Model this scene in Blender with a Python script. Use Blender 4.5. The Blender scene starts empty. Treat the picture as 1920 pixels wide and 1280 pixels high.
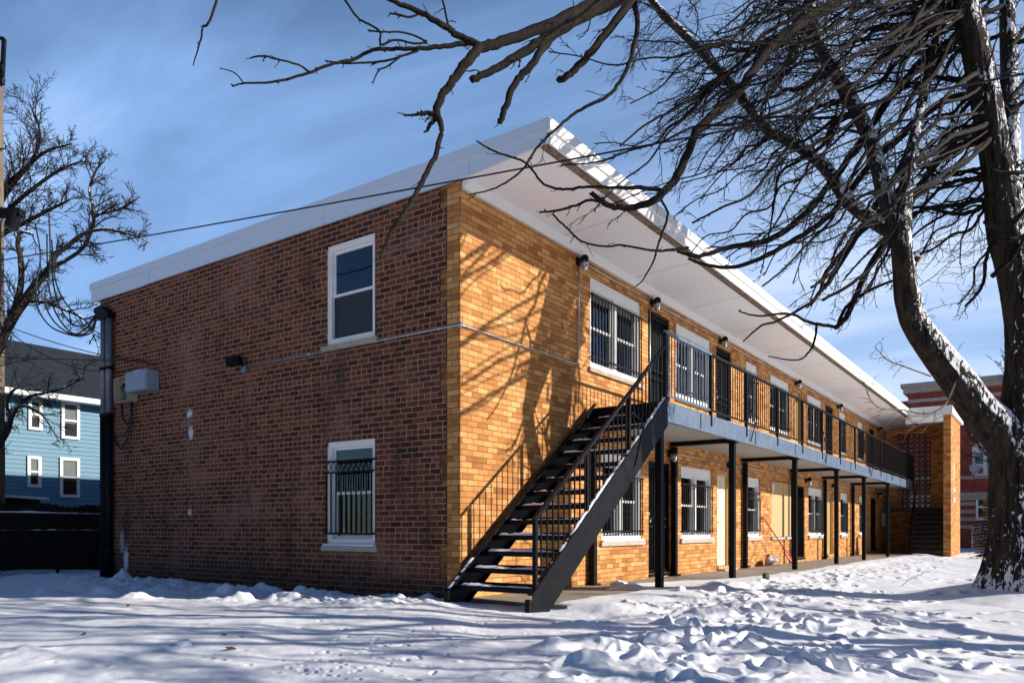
import bpy, math, random
import numpy as np
from mathutils import Vector

random.seed(7)
rng = np.random.default_rng(11)
S = bpy.context.scene
COL = S.collection
R = math.radians

# ------------------------------------------------------------------ camera model
FPX, CX, HY = 1450.0, 960.0, 992.0            # focal length, centre and horizon measured on the 1920 px photograph
HEAD = R(35.2)
CAM = np.array([-7.774, -6.30, 0.90])
FW = np.array([math.cos(HEAD), math.sin(HEAD), 0.0])
RT = np.array([math.sin(HEAD), -math.cos(HEAD), 0.0])

def at(px, py, d):
    """world point at depth d metres along the view"""
    u = (px - CX) / FPX; v = (HY - py) / FPX
    return CAM + d * (FW + u * RT + np.array([0, 0, v]))

def fx(px, Y=0.0):
    """world x of a point on the plane y = Y"""
    u = (px - CX) / FPX
    k = (FW[0] + u * RT[0]) / (FW[1] + u * RT[1])
    return CAM[0] + k * (Y - CAM[1])

def ey(px, X=0.0):
    """world y of a point on the plane x = X"""
    u = (px - CX) / FPX
    k = (FW[1] + u * RT[1]) / (FW[0] + u * RT[0])
    return CAM[1] + k * (X - CAM[0])

def depth(x, y):
    return (x - CAM[0]) * FW[0] + (y - CAM[1]) * FW[1]

def zz(py, x, y):
    return CAM[2] + (HY - py) / FPX * depth(x, y)

cd = bpy.data.cameras.new('camera'); cam = bpy.data.objects.new('camera', cd); COL.objects.link(cam)
cam.location = CAM; cam.rotation_euler = (R(90), 0, HEAD - R(90))
cd.sensor_width = 36.0; cd.lens = FPX / 1920 * 36; cd.shift_y = (HY - 640) / 1920
cd.clip_start = 0.05; cd.clip_end = 3000
S.camera = cam

# ------------------------------------------------------------------ light
SUN = np.array([0.50, -1.0, 0.51])
el = math.atan2(SUN[2], math.hypot(SUN[0], SUN[1]))
az = math.atan2(SUN[0], SUN[1])
w = bpy.data.worlds.new('World'); S.world = w; w.use_nodes = True
nt = w.node_tree; nt.nodes.clear()
def wn(t): return nt.nodes.new(t)
sky = wn('ShaderNodeTexSky'); sky.sky_type = 'NISHITA'; sky.sun_disc = False
sky.sun_elevation = el; sky.sun_rotation = az
sky.air_density = 1.15; sky.dust_density = 0.35; sky.ozone_density = 3.0; sky.altitude = 200
bg = wn('ShaderNodeBackground'); bg.inputs['Strength'].default_value = 0.050
out = wn('ShaderNodeOutputWorld')
tc = wn('ShaderNodeTexCoord')
sx = wn('ShaderNodeSeparateXYZ'); nt.links.new(tc.outputs['Generated'], sx.inputs[0])
addz = wn('ShaderNodeMath'); addz.operation = 'ADD'; addz.inputs[1].default_value = 0.22; nt.links.new(sx.outputs['Z'], addz.inputs[0])
absz = wn('ShaderNodeMath'); absz.operation = 'MAXIMUM'; absz.inputs[1].default_value = 0.05; nt.links.new(addz.outputs[0], absz.inputs[0])
dx = wn('ShaderNodeMath'); dx.operation = 'DIVIDE'; nt.links.new(sx.outputs['X'], dx.inputs[0]); nt.links.new(absz.outputs[0], dx.inputs[1])
dy = wn('ShaderNodeMath'); dy.operation = 'DIVIDE'; nt.links.new(sx.outputs['Y'], dy.inputs[0]); nt.links.new(absz.outputs[0], dy.inputs[1])
cb = wn('ShaderNodeCombineXYZ'); nt.links.new(dx.outputs[0], cb.inputs[0]); nt.links.new(dy.outputs[0], cb.inputs[1])
mp = wn('ShaderNodeMapping'); mp.inputs['Rotation'].default_value = (0, 0, R(-48)); mp.inputs['Scale'].default_value = (1.5, 0.55, 1)
nt.links.new(cb.outputs[0], mp.inputs[0])
n1 = wn('ShaderNodeTexNoise'); n1.inputs['Scale'].default_value = 1.25; n1.inputs['Detail'].default_value = 9; n1.inputs['Roughness'].default_value = 0.56; n1.inputs['Distortion'].default_value = 0.5
nt.links.new(mp.outputs[0], n1.inputs['Vector'])
def wm(op, a, b, c=None):
    n = wn('ShaderNodeMath'); n.operation = op
    for i_, v in enumerate((a, b, c)):
        if v is None: continue
        if isinstance(v, (int, float)): n.inputs[i_].default_value = v
        else: nt.links.new(v, n.inputs[i_])
    return n.outputs[0]
# wispy cloud veil, added on the view side only, fading overhead to limit fill
ahead = wm('ADD', wm('MULTIPLY', sx.outputs['X'], FW[0] * .8 + .2), wm('MULTIPLY', sx.outputs['Y'], FW[1]))
mr = wn('ShaderNodeMapRange'); mr.interpolation_type = 'SMOOTHSTEP'; mr.inputs['From Min'].default_value = 0.05; mr.inputs['From Max'].default_value = 0.62; nt.links.new(ahead, mr.inputs['Value'])
low = wm('SUBTRACT', 1.18, wm('MULTIPLY', sx.outputs['Z'], 1.55))
wisp = wm('MULTIPLY', wm('SUBTRACT', n1.outputs['Fac'], 0.5), 2.0)
mz = wn('ShaderNodeMapRange'); mz.interpolation_type = 'SMOOTHSTEP'; mz.inputs['From Min'].default_value = 0.86; mz.inputs['From Max'].default_value = 0.56; nt.links.new(sx.outputs['Z'], mz.inputs['Value'])
veil = wm('MULTIPLY', wm('MULTIPLY', mr.outputs[0], mz.outputs[0]), wm('MAXIMUM', wm('ADD', low, wisp), 0.0))
mx = wn('ShaderNodeMix'); mx.data_type = 'RGBA'
tint = wn('ShaderNodeMix'); tint.data_type = 'RGBA'; tint.blend_type = 'MULTIPLY'; tint.inputs[0].default_value = 1.0
tint.inputs[7].default_value = (0.72, 0.95, 1.30, 1)
nt.links.new(sky.outputs[0], tint.inputs[6])
nt.links.new(wm('MINIMUM', veil, 1.0), mx.inputs[0]); nt.links.new(tint.outputs[2], mx.inputs[6]); mx.inputs[7].default_value = (4.9, 8.4, 14.9, 1)
er = wn('ShaderNodeMapRange'); er.interpolation_type = 'SMOOTHSTEP'; er.inputs['From Min'].default_value = 0.72; er.inputs['From Max'].default_value = 0.97; nt.links.new(sx.outputs['X'], er.inputs['Value'])
bank = wm('MULTIPLY', er.outputs[0], wm('MAXIMUM', wm('ADD', wm('MULTIPLY', wm('SUBTRACT', n1.outputs['Fac'], 0.5), 1.8), 0.42), 0.0))   # brighter bank of cloud low in the east
white = wn('ShaderNodeMix'); white.data_type = 'RGBA'; nt.links.new(wm('MINIMUM', wm('ADD', wm('MULTIPLY', wm('MINIMUM', wm('MAXIMUM', wm('SUBTRACT', veil, 0.80), 0.0), 0.5), 1.1), bank), 0.9), white.inputs[0])
nt.links.new(mx.outputs[2], white.inputs[6]); white.inputs[7].default_value = (10.0, 12.0, 15.5, 1)
nt.links.new(white.outputs[2], bg.inputs['Color']); nt.links.new(bg.outputs[0], out.inputs['Surface'])

sl = bpy.data.lights.new('sun', 'SUN'); sl.energy = 4.9; sl.angle = R(0.5); sl.color = (1.0, 0.92, 0.82)
so = bpy.data.objects.new('sun', sl); COL.objects.link(so)
so.rotation_euler = Vector(-SUN).to_track_quat('-Z', 'Y').to_euler(); so.location = (10, -20, 12)
S.view_settings.view_transform = 'Standard'; S.view_settings.look = 'None'; S.view_settings.gamma = 1.0
S.view_settings.exposure = 0.45

# ------------------------------------------------------------------ materials
class NT:
    def __init__(s, name):
        s.m = bpy.data.materials.new(name); s.m.use_nodes = True; s.t = s.m.node_tree
        s.b = s.t.nodes['Principled BSDF']; s._p = None
    def n(s, t): return s.t.nodes.new(t)
    def l(s, a, b): s.t.links.new(a, b)
    def pos(s):
        if s._p is None: s._p = s.n('ShaderNodeTexCoord').outputs['Object']
        return s._p
    def math(s, op, a, b=None, c=None):
        n = s.n('ShaderNodeMath'); n.operation = op
        for i, v in enumerate((a, b, c)):
            if v is None: continue
            if isinstance(v, (int, float)): n.inputs[i].default_value = v
            else: s.l(v, n.inputs[i])
        return n.outputs[0]
    def noise(s, scale, detail=4, rough=0.55, vec=None, sc=None, dist=0.0):
        n = s.n('ShaderNodeTexNoise'); n.inputs['Scale'].default_value = scale; n.inputs['Detail'].default_value = detail
        n.inputs['Roughness'].default_value = rough; n.inputs['Distortion'].default_value = dist
        v = vec or s.pos()
        if sc:
            mpn = s.n('ShaderNodeMapping'); mpn.inputs['Scale'].default_value = sc; s.l(v, mpn.inputs[0]); v = mpn.outputs[0]
        s.l(v, n.inputs['Vector']); return n.outputs['Fac']
    def ramp(s, fac, stops):
        n = s.n('ShaderNodeValToRGB'); e = n.color_ramp.elements
        while len(e) < len(stops): e.new(0.5)
        for i, (p, c) in enumerate(stops):
            e[i].position = p; e[i].color = (*c, 1) if len(c) == 3 else c
        s.l(fac, n.inputs[0]); return n.outputs[0]
    def step(s, v, a, b):
        n = s.n('ShaderNodeMapRange'); n.interpolation_type = 'SMOOTHSTEP'
        n.inputs['From Min'].default_value = a; n.inputs['From Max'].default_value = b
        s.l(v, n.inputs['Value']); return n.outputs[0]
    def mix(s, f, a, b, mode='MIX'):
        n = s.n('ShaderNodeMix'); n.data_type = 'RGBA'; n.blend_type = mode
        for i, v in ((0, f), (6, a), (7, b)):
            if isinstance(v, (int, float)): n.inputs[i].default_value = v
            elif isinstance(v, tuple): n.inputs[i].default_value = (*v, 1)
            else: s.l(v, n.inputs[i])
        return n.outputs[2]
    def bump(s, h, strength=0.5, dist=0.01, prev=None):
        n = s.n('ShaderNodeBump'); n.inputs['Strength'].default_value = strength; n.inputs['Distance'].default_value = dist
        s.l(h, n.inputs['Height'])
        if prev is not None: s.l(prev, n.inputs['Normal'])
        return n.outputs[0]
    def done(s, col=None, rough=0.7, metal=0.0, normal=None, spec=0.4):
        if col is not None:
            if isinstance(col, tuple): s.b.inputs['Base Color'].default_value = (*col, 1)
            else: s.l(col, s.b.inputs['Base Color'])
        if isinstance(rough, (int, float)): s.b.inputs['Roughness'].default_value = rough
        else: s.l(rough, s.b.inputs['Roughness'])
        s.b.inputs['Metallic'].default_value = metal; s.b.inputs['Specular IOR Level'].default_value = spec
        if normal is not None: s.l(normal, s.b.inputs['Normal'])
        return s.m

def simple(name, c1, c2, scale=6, rough=0.6, metal=0.0, bump=0.2, bscale=60, spec=0.4, sc=None):
    k = NT(name)
    f = k.noise(scale, 5, 0.6, sc=sc)
    col = k.ramp(f, [(0.3, c1), (0.7, c2)])
    nb = k.bump(k.noise(bscale, 3), bump, 0.004) if bump else None
    return k.done(col, rough, metal, nb, spec)

def brick_material(name, w, h, mort, stops, mortar_col, header=0, quoin=None, stains=False, seed=0.0):
    k = NT(name)
    sp = k.n('ShaderNodeSeparateXYZ'); k.l(k.pos(), sp.inputs[0])
    X, Y, Z = sp.outputs
    wob = k.math('MULTIPLY', k.math('SUBTRACT', k.noise(9, 2), 0.5), 0.012)
    u = k.math('ADD', k.math('ADD', k.math('ADD', X, Y), 40.0), wob)
    z = k.math('ADD', k.math('ADD', Z, 20 * h), k.math('MULTIPLY', k.math('SUBTRACT', k.noise(7, 2, sc=(1, 1.3, 1)), 0.5), 0.008))
    def cells(w, h, mort, header, sd):
        zr = k.math('DIVIDE', z, h); row = k.math('FLOOR', zr); fv = k.math('FRACT', zr)
        par = k.math('MULTIPLY', k.math('MODULO', row, 2.0), 0.5)
        if header:
            hm = k.math('LESS_THAN', k.math('MODULO', row, float(header)), 0.5)
            ww = k.math('MULTIPLY', k.math('SUBTRACT', 1.0, k.math('MULTIPLY', hm, 0.5)), w)
        else: ww = k.math('MULTIPLY', 1.0, w)
        jit = k.n('ShaderNodeTexWhiteNoise'); jit.noise_dimensions = '1D'; k.l(row, jit.inputs['W'])
        uu = k.math('ADD', k.math('DIVIDE', u, ww), k.math('ADD', par, k.math('MULTIPLY', jit.outputs['Value'], 0.22)))
        col = k.math('FLOOR', uu); fu = k.math('FRACT', uu)
        du = k.math('MULTIPLY', k.math('MINIMUM', fu, k.math('SUBTRACT', 1.0, fu)), ww)
        dv = k.math('MULTIPLY', k.math('MINIMUM', fv, k.math('SUBTRACT', 1.0, fv)), h)
        d = k.math('MINIMUM', du, dv)
        mask = k.step(d, mort * 0.5 - 0.0016, mort * 0.5 + 0.0024)
        cmb = k.n('ShaderNodeCombineXYZ'); k.l(col, cmb.inputs[0]); k.l(row, cmb.inputs[1]); cmb.inputs[2].default_value = sd
        wnz = k.n('ShaderNodeTexWhiteNoise'); wnz.noise_dimensions = '3D'; k.l(cmb.outputs[0], wnz.inputs['Vector'])
        return mask, wnz.outputs['Value']
    mask, rnd = cells(w, h, mort, header, seed)
    v = k.math('ADD', k.math('MULTIPLY', rnd, 0.66 if not stains else 0.72), k.math('MULTIPLY', k.math('SUBTRACT', k.noise(2.3, 4), 0.5), 0.5))
    v = k.math('ADD', v, k.math('MULTIPLY', k.math('SUBTRACT', k.noise(55, 4, 0.65, sc=(1, 1, 2)), 0.5), 0.55))
    v = k.math('ADD', v, 0.17 if not stains else 0.12)
    bc = k.ramp(v, stops)
    mc = k.mix(k.noise(14, 4), mortar_col, tuple(c * 0.62 for c in mortar_col))
    col = k.mix(mask, mc, bc)
    if stains:
        pale = k.step(k.noise(0.75, 5, 0.6, sc=(1, 1, 1.6)), 0.52, 0.72)
        col = k.mix(k.math('MULTIPLY', pale, 0.5), col, (0.34, 0.17, 0.135))
        dark = k.step(k.noise(0.9, 7, 0.75, sc=(1, 1.6, 0.5)), 0.52, 0.70)
        col = k.mix(k.math('MULTIPLY', dark, 0.72), col, (0.035, 0.022, 0.015))
        # damp base course and scrubbed patch below the sill
        base = k.math('MULTIPLY', k.step(k.math('ADD', Z, k.math('MULTIPLY', k.noise(1.6, 4), 0.5)), 0.85, 0.35), 0.5)
        col = k.mix(base, col, (0.03, 0.018, 0.012))
    if quoin:
        qstops, qm = quoin
        qmask, qrnd = cells(w, h, 0.007, 0, seed + 3.0)
        qv = k.math('ADD', k.math('MULTIPLY', qrnd, 0.7), k.math('MULTIPLY', k.noise(25, 4, 0.7), 0.4))
        qc = k.mix(qmask, qm, k.ramp(qv, qstops))
        ph = k.math('MODULO', k.math('ADD', Z, 10 * 1.21 - 0.27), 1.21)
        wide = k.math('LESS_THAN', ph, 0.40)
        lim = k.math('ADD', 0.222, k.math('MULTIPLY', wide, 0.112))
        qf = k.math('LESS_THAN', Y, lim)
        col = k.mix(qf, col, qc)
        gap = k.math('LESS_THAN', k.math('ABSOLUTE', k.math('SUBTRACT', Y, k.math('ADD', lim, 0.006))), 0.007)
        col = k.mix(k.math('MULTIPLY', gap, 0.8), col, (0.02, 0.014, 0.01))
        mask = k.mix(qf, mask, qmask)
        # splashes of white paint left on the bricks
        for (py_, pz_, ry_, rz_, amt) in paint_spots:
            a = k.math('POWER', k.math('DIVIDE', k.math('SUBTRACT', Y, py_), ry_), 2.0)
            b = k.math('POWER', k.math('DIVIDE', k.math('SUBTRACT', Z, pz_), rz_), 2.0)
            d = k.math('ADD', k.math('SQRT', k.math('ADD', a, b)), k.math('MULTIPLY', k.math('SUBTRACT', k.noise(16, 5, 0.75, sc=(1, 1.6, .8)), 0.5), 2.6))
            col = k.mix(k.math('MULTIPLY', k.step(d, 1.0, 0.45), amt), col, (0.72, 0.70, 0.72))
    hgt = k.math('ADD', mask, k.math('MULTIPLY', k.noise(70, 3), 0.35))
    return k.done(col, 0.82, 0, k.bump(hgt, 0.7, 0.008), 0.25)

paint_spots = [(ey(355), zz(776, 0, ey(355)), 0.10, 0.10, .95), (ey(358), zz(812, 0, ey(358)), 0.09, 0.14, .9),
               (ey(356), zz(960, 0, ey(356)), 0.07, 0.07, .8), (ey(236), zz(1050, 0, ey(236)), 0.11, 0.30, .9),
               (ey(229), zz(1015, 0, ey(229)), 0.10, 0.25, .45)]
YSTOPS = [(0.02, (0.22, 0.075, 0.018)), (0.25, (0.42, 0.165, 0.043)), (0.5, (0.56, 0.245, 0.070)), (0.75, (0.66, 0.325, 0.105)), (1.0, (0.76, 0.46, 0.19))]
M = {}
M['yellow_brick'] = brick_material('yellow_brick', 0.225, 0.0775, 0.009, YSTOPS, (0.24, 0.135, 0.07), seed=1.0)
M['red_brick'] = brick_material('red_brick', 0.215, 0.0775, 0.014,
    [(0.05, (0.040, 0.011, 0.006)), (0.3, (0.085, 0.023, 0.011)), (0.55, (0.130, 0.037, 0.016)), (0.8, (0.185, 0.060, 0.025)), (1.0, (0.24, 0.105, 0.050))],
    (0.43, 0.26, 0.17), header=6, quoin=([(0.1, (0.09, 0.035, 0.012)), (0.5, (0.25, 0.10, 0.028)), (0.9, (0.38, 0.18, 0.06))], (0.10, 0.06, 0.035)), stains=True, seed=5.0)
M['maroon_brick'] = brick_material('maroon_brick', 0.21, 0.075, 0.008,
    [(0.1, (0.22, 0.036, 0.024)), (0.5, (0.33, 0.060, 0.040)), (0.9, (0.42, 0.095, 0.06))], (0.30, 0.13, 0.095), seed=8.0)
def dirty_white(name, base=(0.82, 0.81, 0.79), dirt=(0.5, 0.46, 0.42), amt=0.35, rough=0.45):
    k = NT(name); f = k.step(k.noise(1.1, 6, 0.7, sc=(1, 1, 3)), 0.5, 0.8)
    col = k.mix(k.math('MULTIPLY', f, amt), base, dirt)
    g = k.step(k.noise(22, 6, 0.75), 0.66, 0.74); col = k.mix(k.math('MULTIPLY', g, amt), col, (0.25, 0.2, 0.16))
    return k.done(col, rough, 0, k.bump(k.noise(40, 3), 0.08, 0.003))
M['white_paint'] = dirty_white('white_paint')
M['shade_tinted_fascia'] = dirty_white('shade_tinted_fascia', (0.62, 0.69, 0.79), (0.6, 0.58, 0.55), 0.22, 0.38)  # blue-grey shade of the end fascia put into its colour; front stays white
M['soffit_paint'] = dirty_white('soffit_paint', (0.90, 0.93, 0.96), (0.72, 0.66, 0.62), 0.2, 0.7)
M['soffit_seam'] = simple('soffit_seam', (0.35, 0.31, 0.27), (0.5, 0.46, 0.42), 6, 0.8)
M['rotten_wood'] = simple('rotten_wood', (0.05, 0.035, 0.025), (0.36, 0.28, 0.21), 18, 0.9)
def painted_steel(name, base, hi, rough=0.38, spec=0.5):
    k = NT(name); f = k.noise(7, 6, 0.65); col = k.ramp(f, [(0.35, base), (0.75, hi)])
    rust = k.step(k.noise(16, 7, 0.78), 0.62, 0.72); col = k.mix(k.math('MULTIPLY', rust, 0.5), col, (0.075, 0.036, 0.02))
    scuff = k.step(k.noise(5, 7, 0.8, sc=(1, 1, 3)), 0.62, 0.70); col = k.mix(k.math('MULTIPLY', scuff, 0.22), col, (0.16, 0.16, 0.17))
    rg = k.math('ADD', rough, k.math('MULTIPLY', k.math('SUBTRACT', k.noise(16, 4), 0.5), 0.35))
    return k.done(col, rg, 0, k.bump(k.noise(45, 4), 0.18, 0.003), spec)
M['black_steel'] = painted_steel('black_steel', (0.004, 0.0045, 0.006), (0.010, 0.011, 0.014), 0.5, 0.12)
M['blue_steel'] = painted_steel('blue_steel', (0.085, 0.125, 0.185), (0.15, 0.205, 0.285), 0.40)
M['grey_steel'] = painted_steel('grey_steel', (0.42, 0.44, 0.47), (0.55, 0.57, 0.6), 0.35)
M['galvanised'] = simple('galvanised', (0.42, 0.43, 0.45), (0.62, 0.63, 0.65), 30, 0.32, 0.7, 0.1)
M['pipe_grey'] = simple('pipe_grey', (0.13, 0.14, 0.16), (0.22, 0.235, 0.26), 10, 0.5, 0.3)
M['cable_black'] = simple('cable_black', (0.008, 0.008, 0.009), (0.016, 0.016, 0.018), 20, 0.6, 0, 0)
M['meter_blue'] = simple('meter_blue', (0.22, 0.28, 0.36), (0.28, 0.34, 0.42), 6, 0.45)
M['beige_metal'] = simple('beige_metal', (0.36, 0.30, 0.22), (0.5, 0.44, 0.34), 8, 0.6)
M['concrete'] = simple('concrete', (0.20, 0.17, 0.135), (0.36, 0.31, 0.255), 3.5, 0.85, 0, 0.4, 45)
M['slab_concrete'] = simple('slab_concrete', (0.26, 0.25, 0.23), (0.46, 0.44, 0.41), 16, 0.85, 0, 0.6, 30)
M['limestone'] = simple('limestone', (0.33, 0.27, 0.20), (0.48, 0.40, 0.31), 7, 0.8)
M['pale_stone'] = simple('pale_stone', (0.38, 0.33, 0.27), (0.48, 0.43, 0.36), 5, 0.8)
M['cream_paint'] = dirty_white('cream_paint', (0.80, 0.70, 0.50), (0.55, 0.45, 0.3), 0.4, 0.5)
M['ochre_paint'] = dirty_white('ochre_paint', (0.52, 0.34, 0.12), (0.28, 0.17, 0.06), 0.5, 0.55)
k = NT('strand_board'); f = k.noise(26, 5, 0.8, sc=(1.6, 1, .7), dist=1.5)
M['strand_board'] = k.done(k.ramp(f, [(0.3, (0.30, 0.18, 0.075)), (0.5, (0.52, 0.35, 0.17)), (0.7, (0.68, 0.50, 0.27))]), 0.8, 0, k.bump(f, 0.3, 0.004))
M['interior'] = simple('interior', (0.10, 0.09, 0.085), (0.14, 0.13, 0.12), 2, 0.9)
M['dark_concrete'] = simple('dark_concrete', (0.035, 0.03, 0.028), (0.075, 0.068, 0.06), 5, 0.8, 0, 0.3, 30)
M['blind'] = simple('blind', (0.42, 0.43, 0.44), (0.50, 0.50, 0.50), 5, 0.5, 0, 0)
M['screen_and_backing'] = simple('screen_and_backing', (0.018, 0.020, 0.025), (0.03, 0.032, 0.038), 30, 0.5, 0, 0)
def glass(name, tintc=(0.75, 0.8, 0.82), refl=0.10):
    k = NT(name); t = k.n('ShaderNodeBsdfTransparent'); t.inputs[0].default_value = (*tintc, 1)
    g = k.n('ShaderNodeBsdfGlossy'); g.inputs['Roughness'].default_value = 0.015; g.inputs['Color'].default_value = (0.95, 0.97, 1, 1)
    k.l(k.bump(k.noise(1.3, 2), 0.10, 0.05), g.inputs['Normal'])
    fr = k.n('ShaderNodeFresnel'); fr.inputs[0].default_value = 1.5
    f = k.math('ADD', k.math('MULTIPLY', fr.outputs[0], 1.1), refl)
    mxs = k.n('ShaderNodeMixShader'); k.l(f, mxs.inputs[0]); k.l(t.outputs[0], mxs.inputs[1]); k.l(g.outputs[0], mxs.inputs[2])
    k.l(mxs.outputs[0], k.t.nodes['Material Output'].inputs[0]); return k.m
M['glass'] = glass('glass', (0.75, 0.8, 0.82), 0.05)
M['jar_glass'] = glass('jar_glass', (0.8, 0.85, 0.88), 0.12)
def snow_material(name):
    k = NT(name)
    col = k.ramp(k.noise(0.8, 4), [(0.3, (0.78, 0.80, 0.84)), (0.7, (0.86, 0.87, 0.89))])
    dirt = k.step(k.noise(6, 8, 0.85), 0.66, 0.76); col = k.mix(k.math('MULTIPLY', dirt, 0.30), col, (0.35, 0.30, 0.25))
    h = k.math('ADD', k.noise(26, 5, 0.6), k.math('MULTIPLY', k.noise(150, 3, 0.6), 0.35))
    k.b.inputs['Subsurface Weight'].default_value = 0.12; k.b.inputs['Subsurface Radius'].default_value = (0.03, 0.035, 0.04)
    k.b.inputs['Subsurface Scale'].default_value = 0.5
    return k.done(col, 0.62, 0, k.bump(h, 0.35, 0.012), 0.3)
M['snow'] = snow_material('snow')
def bark_material(name, c1, c2, snowy, scale=1.0, thr=0.645):
    k = NT(name)
    rid = k.noise(6 * scale, 7, 0.68, sc=(3.0, 3.0, 0.5), dist=0.8)
    fine = k.noise(60 * scale, 4, 0.7)
    h = k.math('ADD', rid, k.math('MULTIPLY', fine, 0.25))
    col = k.ramp(h, [(0.50, c1), (0.72, c2)])
    moss = k.step(k.noise(2.2, 5), 0.55, 0.75); col = k.mix(k.math('MULTIPLY', moss, 0.3), col, (0.045, 0.05, 0.028))
    nrm = k.bump(h, 1.0, 0.045 / scale)
    rg = 0.85
    if snowy:
        g = k.n('ShaderNodeNewGeometry'); sp = k.n('ShaderNodeSeparateXYZ'); k.l(g.outputs['Normal'], sp.inputs[0])
        # wind-blown snow caught in the bark: on top, and on the weather side
        side = k.math('ADD', k.math('MULTIPLY', sp.outputs[2], 1.15), k.math('ADD', k.math('MULTIPLY', sp.outputs[0], -0.20), k.math('MULTIPLY', sp.outputs[1], -0.46)))
        nz = k.noise(8.5, 4, 0.6, sc=(1.9, 1.9, 0.8), dist=1.1)
        zz_ = k.n('ShaderNodeSeparateXYZ'); k.l(k.pos(), zz_.inputs[0])
        low = k.step(zz_.outputs[2], 1.3, -0.1)
        nz2 = k.math('ADD', nz, k.math('MULTIPLY', k.math('SUBTRACT', k.noise(1.6, 3), 0.5), 0.35))
        nz2 = k.math('SUBTRACT', nz2, k.math('MULTIPLY', k.step(zz_.outputs[2], 3.0, 6.5), 0.045))
        s_ = k.math('ADD', k.math('MULTIPLY', side, 0.27), k.math('ADD', nz2, k.math('MULTIPLY', low, 0.09)))
        f = k.step(s_, thr, thr + 0.025)
        col = k.mix(f, col, (0.86, 0.88, 0.91))
    return k.done(col, rg, 0, nrm, 0.2)
M['bark'] = bark_material('bark', (0.006, 0.005, 0.004), (0.055, 0.042, 0.030), True, 0.6)
M['thin_bark'] = bark_material('thin_bark', (0.006, 0.005, 0.004), (0.05, 0.038, 0.028), True, 1.5, 0.72)
M['branch_bark'] = bark_material('branch_bark', (0.006, 0.0045, 0.004), (0.021, 0.0145, 0.011), False, 2.5)
M['twig_bark'] = simple('twig_bark', (0.010, 0.0075, 0.0065), (0.028, 0.019, 0.015), 20, 0.8, 0, 0)
M['pale_twig'] = simple('pale_twig', (0.10, 0.07, 0.045), (0.22, 0.15, 0.10), 20, 0.8, 0, 0)
M['cut_wood'] = simple('cut_wood', (0.40, 0.28, 0.16), (0.6, 0.44, 0.27), 30, 0.8)
M['fence_wood'] = simple('fence_wood', (0.012, 0.008, 0.006), (0.040, 0.027, 0.020), 7, 0.9, 0, 0.4, 30, 0.2, (6, 6, .6))
M['pole_wood'] = simple('pole_wood', (0.085, 0.065, 0.048), (0.22, 0.175, 0.135), 5, 0.9, 0, 0.5, 30, 0.2, (9, 9, .5))
M['siding_blue'] = simple('siding_blue', (0.105, 0.225, 0.31), (0.135, 0.265, 0.355), 4, 0.6, 0, 0.1, 30, 0.3, (.4, 1, 4))
M['trim_white'] = simple('trim_white', (0.74, 0.74, 0.72), (0.82, 0.82, 0.80), 4, 0.5, 0, 0.1)
k = NT('shingle')
f = k.noise(7, 6, 0.75, sc=(0.7, 2.4, 2.4)); col = k.ramp(f, [(0.36, (0.004, 0.006, 0.010)), (0.55, (0.013, 0.018, 0.026)), (0.75, (0.055, 0.066, 0.082))])
M['shingle'] = k.done(col, 0.9, 0, k.bump(f, 0.8, 0.02))
M['shade_cloth'] = simple('shade_cloth', (0.52, 0.49, 0.42), (0.62, 0.58, 0.5), 3, 0.8, 0, 0)
M['red_plastic'] = simple('red_plastic', (0.30, 0.03, 0.02), (0.40, 0.045, 0.03), 5, 0.4, 0, 0.05)
M['paper'] = simple('paper', (0.72, 0.72, 0.72), (0.8, 0.8, 0.79), 9, 0.7, 0, 0)
M['needles'] = simple('needles', (0.012, 0.022, 0.016), (0.035, 0.055, 0.04), 9, 0.8, 0, 0)
M['stone'] = simple('stone', (0.03, 0.028, 0.026), (0.09, 0.085, 0.08), 9, 0.8, 0, 0.6, 30)
M['leaf'] = simple('leaf', (0.07, 0.035, 0.015), (0.16, 0.085, 0.035), 9, 0.8, 0, 0.2)
M['bag'] = simple('bag', (0.05, 0.04, 0.03), (0.62, 0.60, 0.54), 9, 0.5, 0, 0.6, 20)

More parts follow.
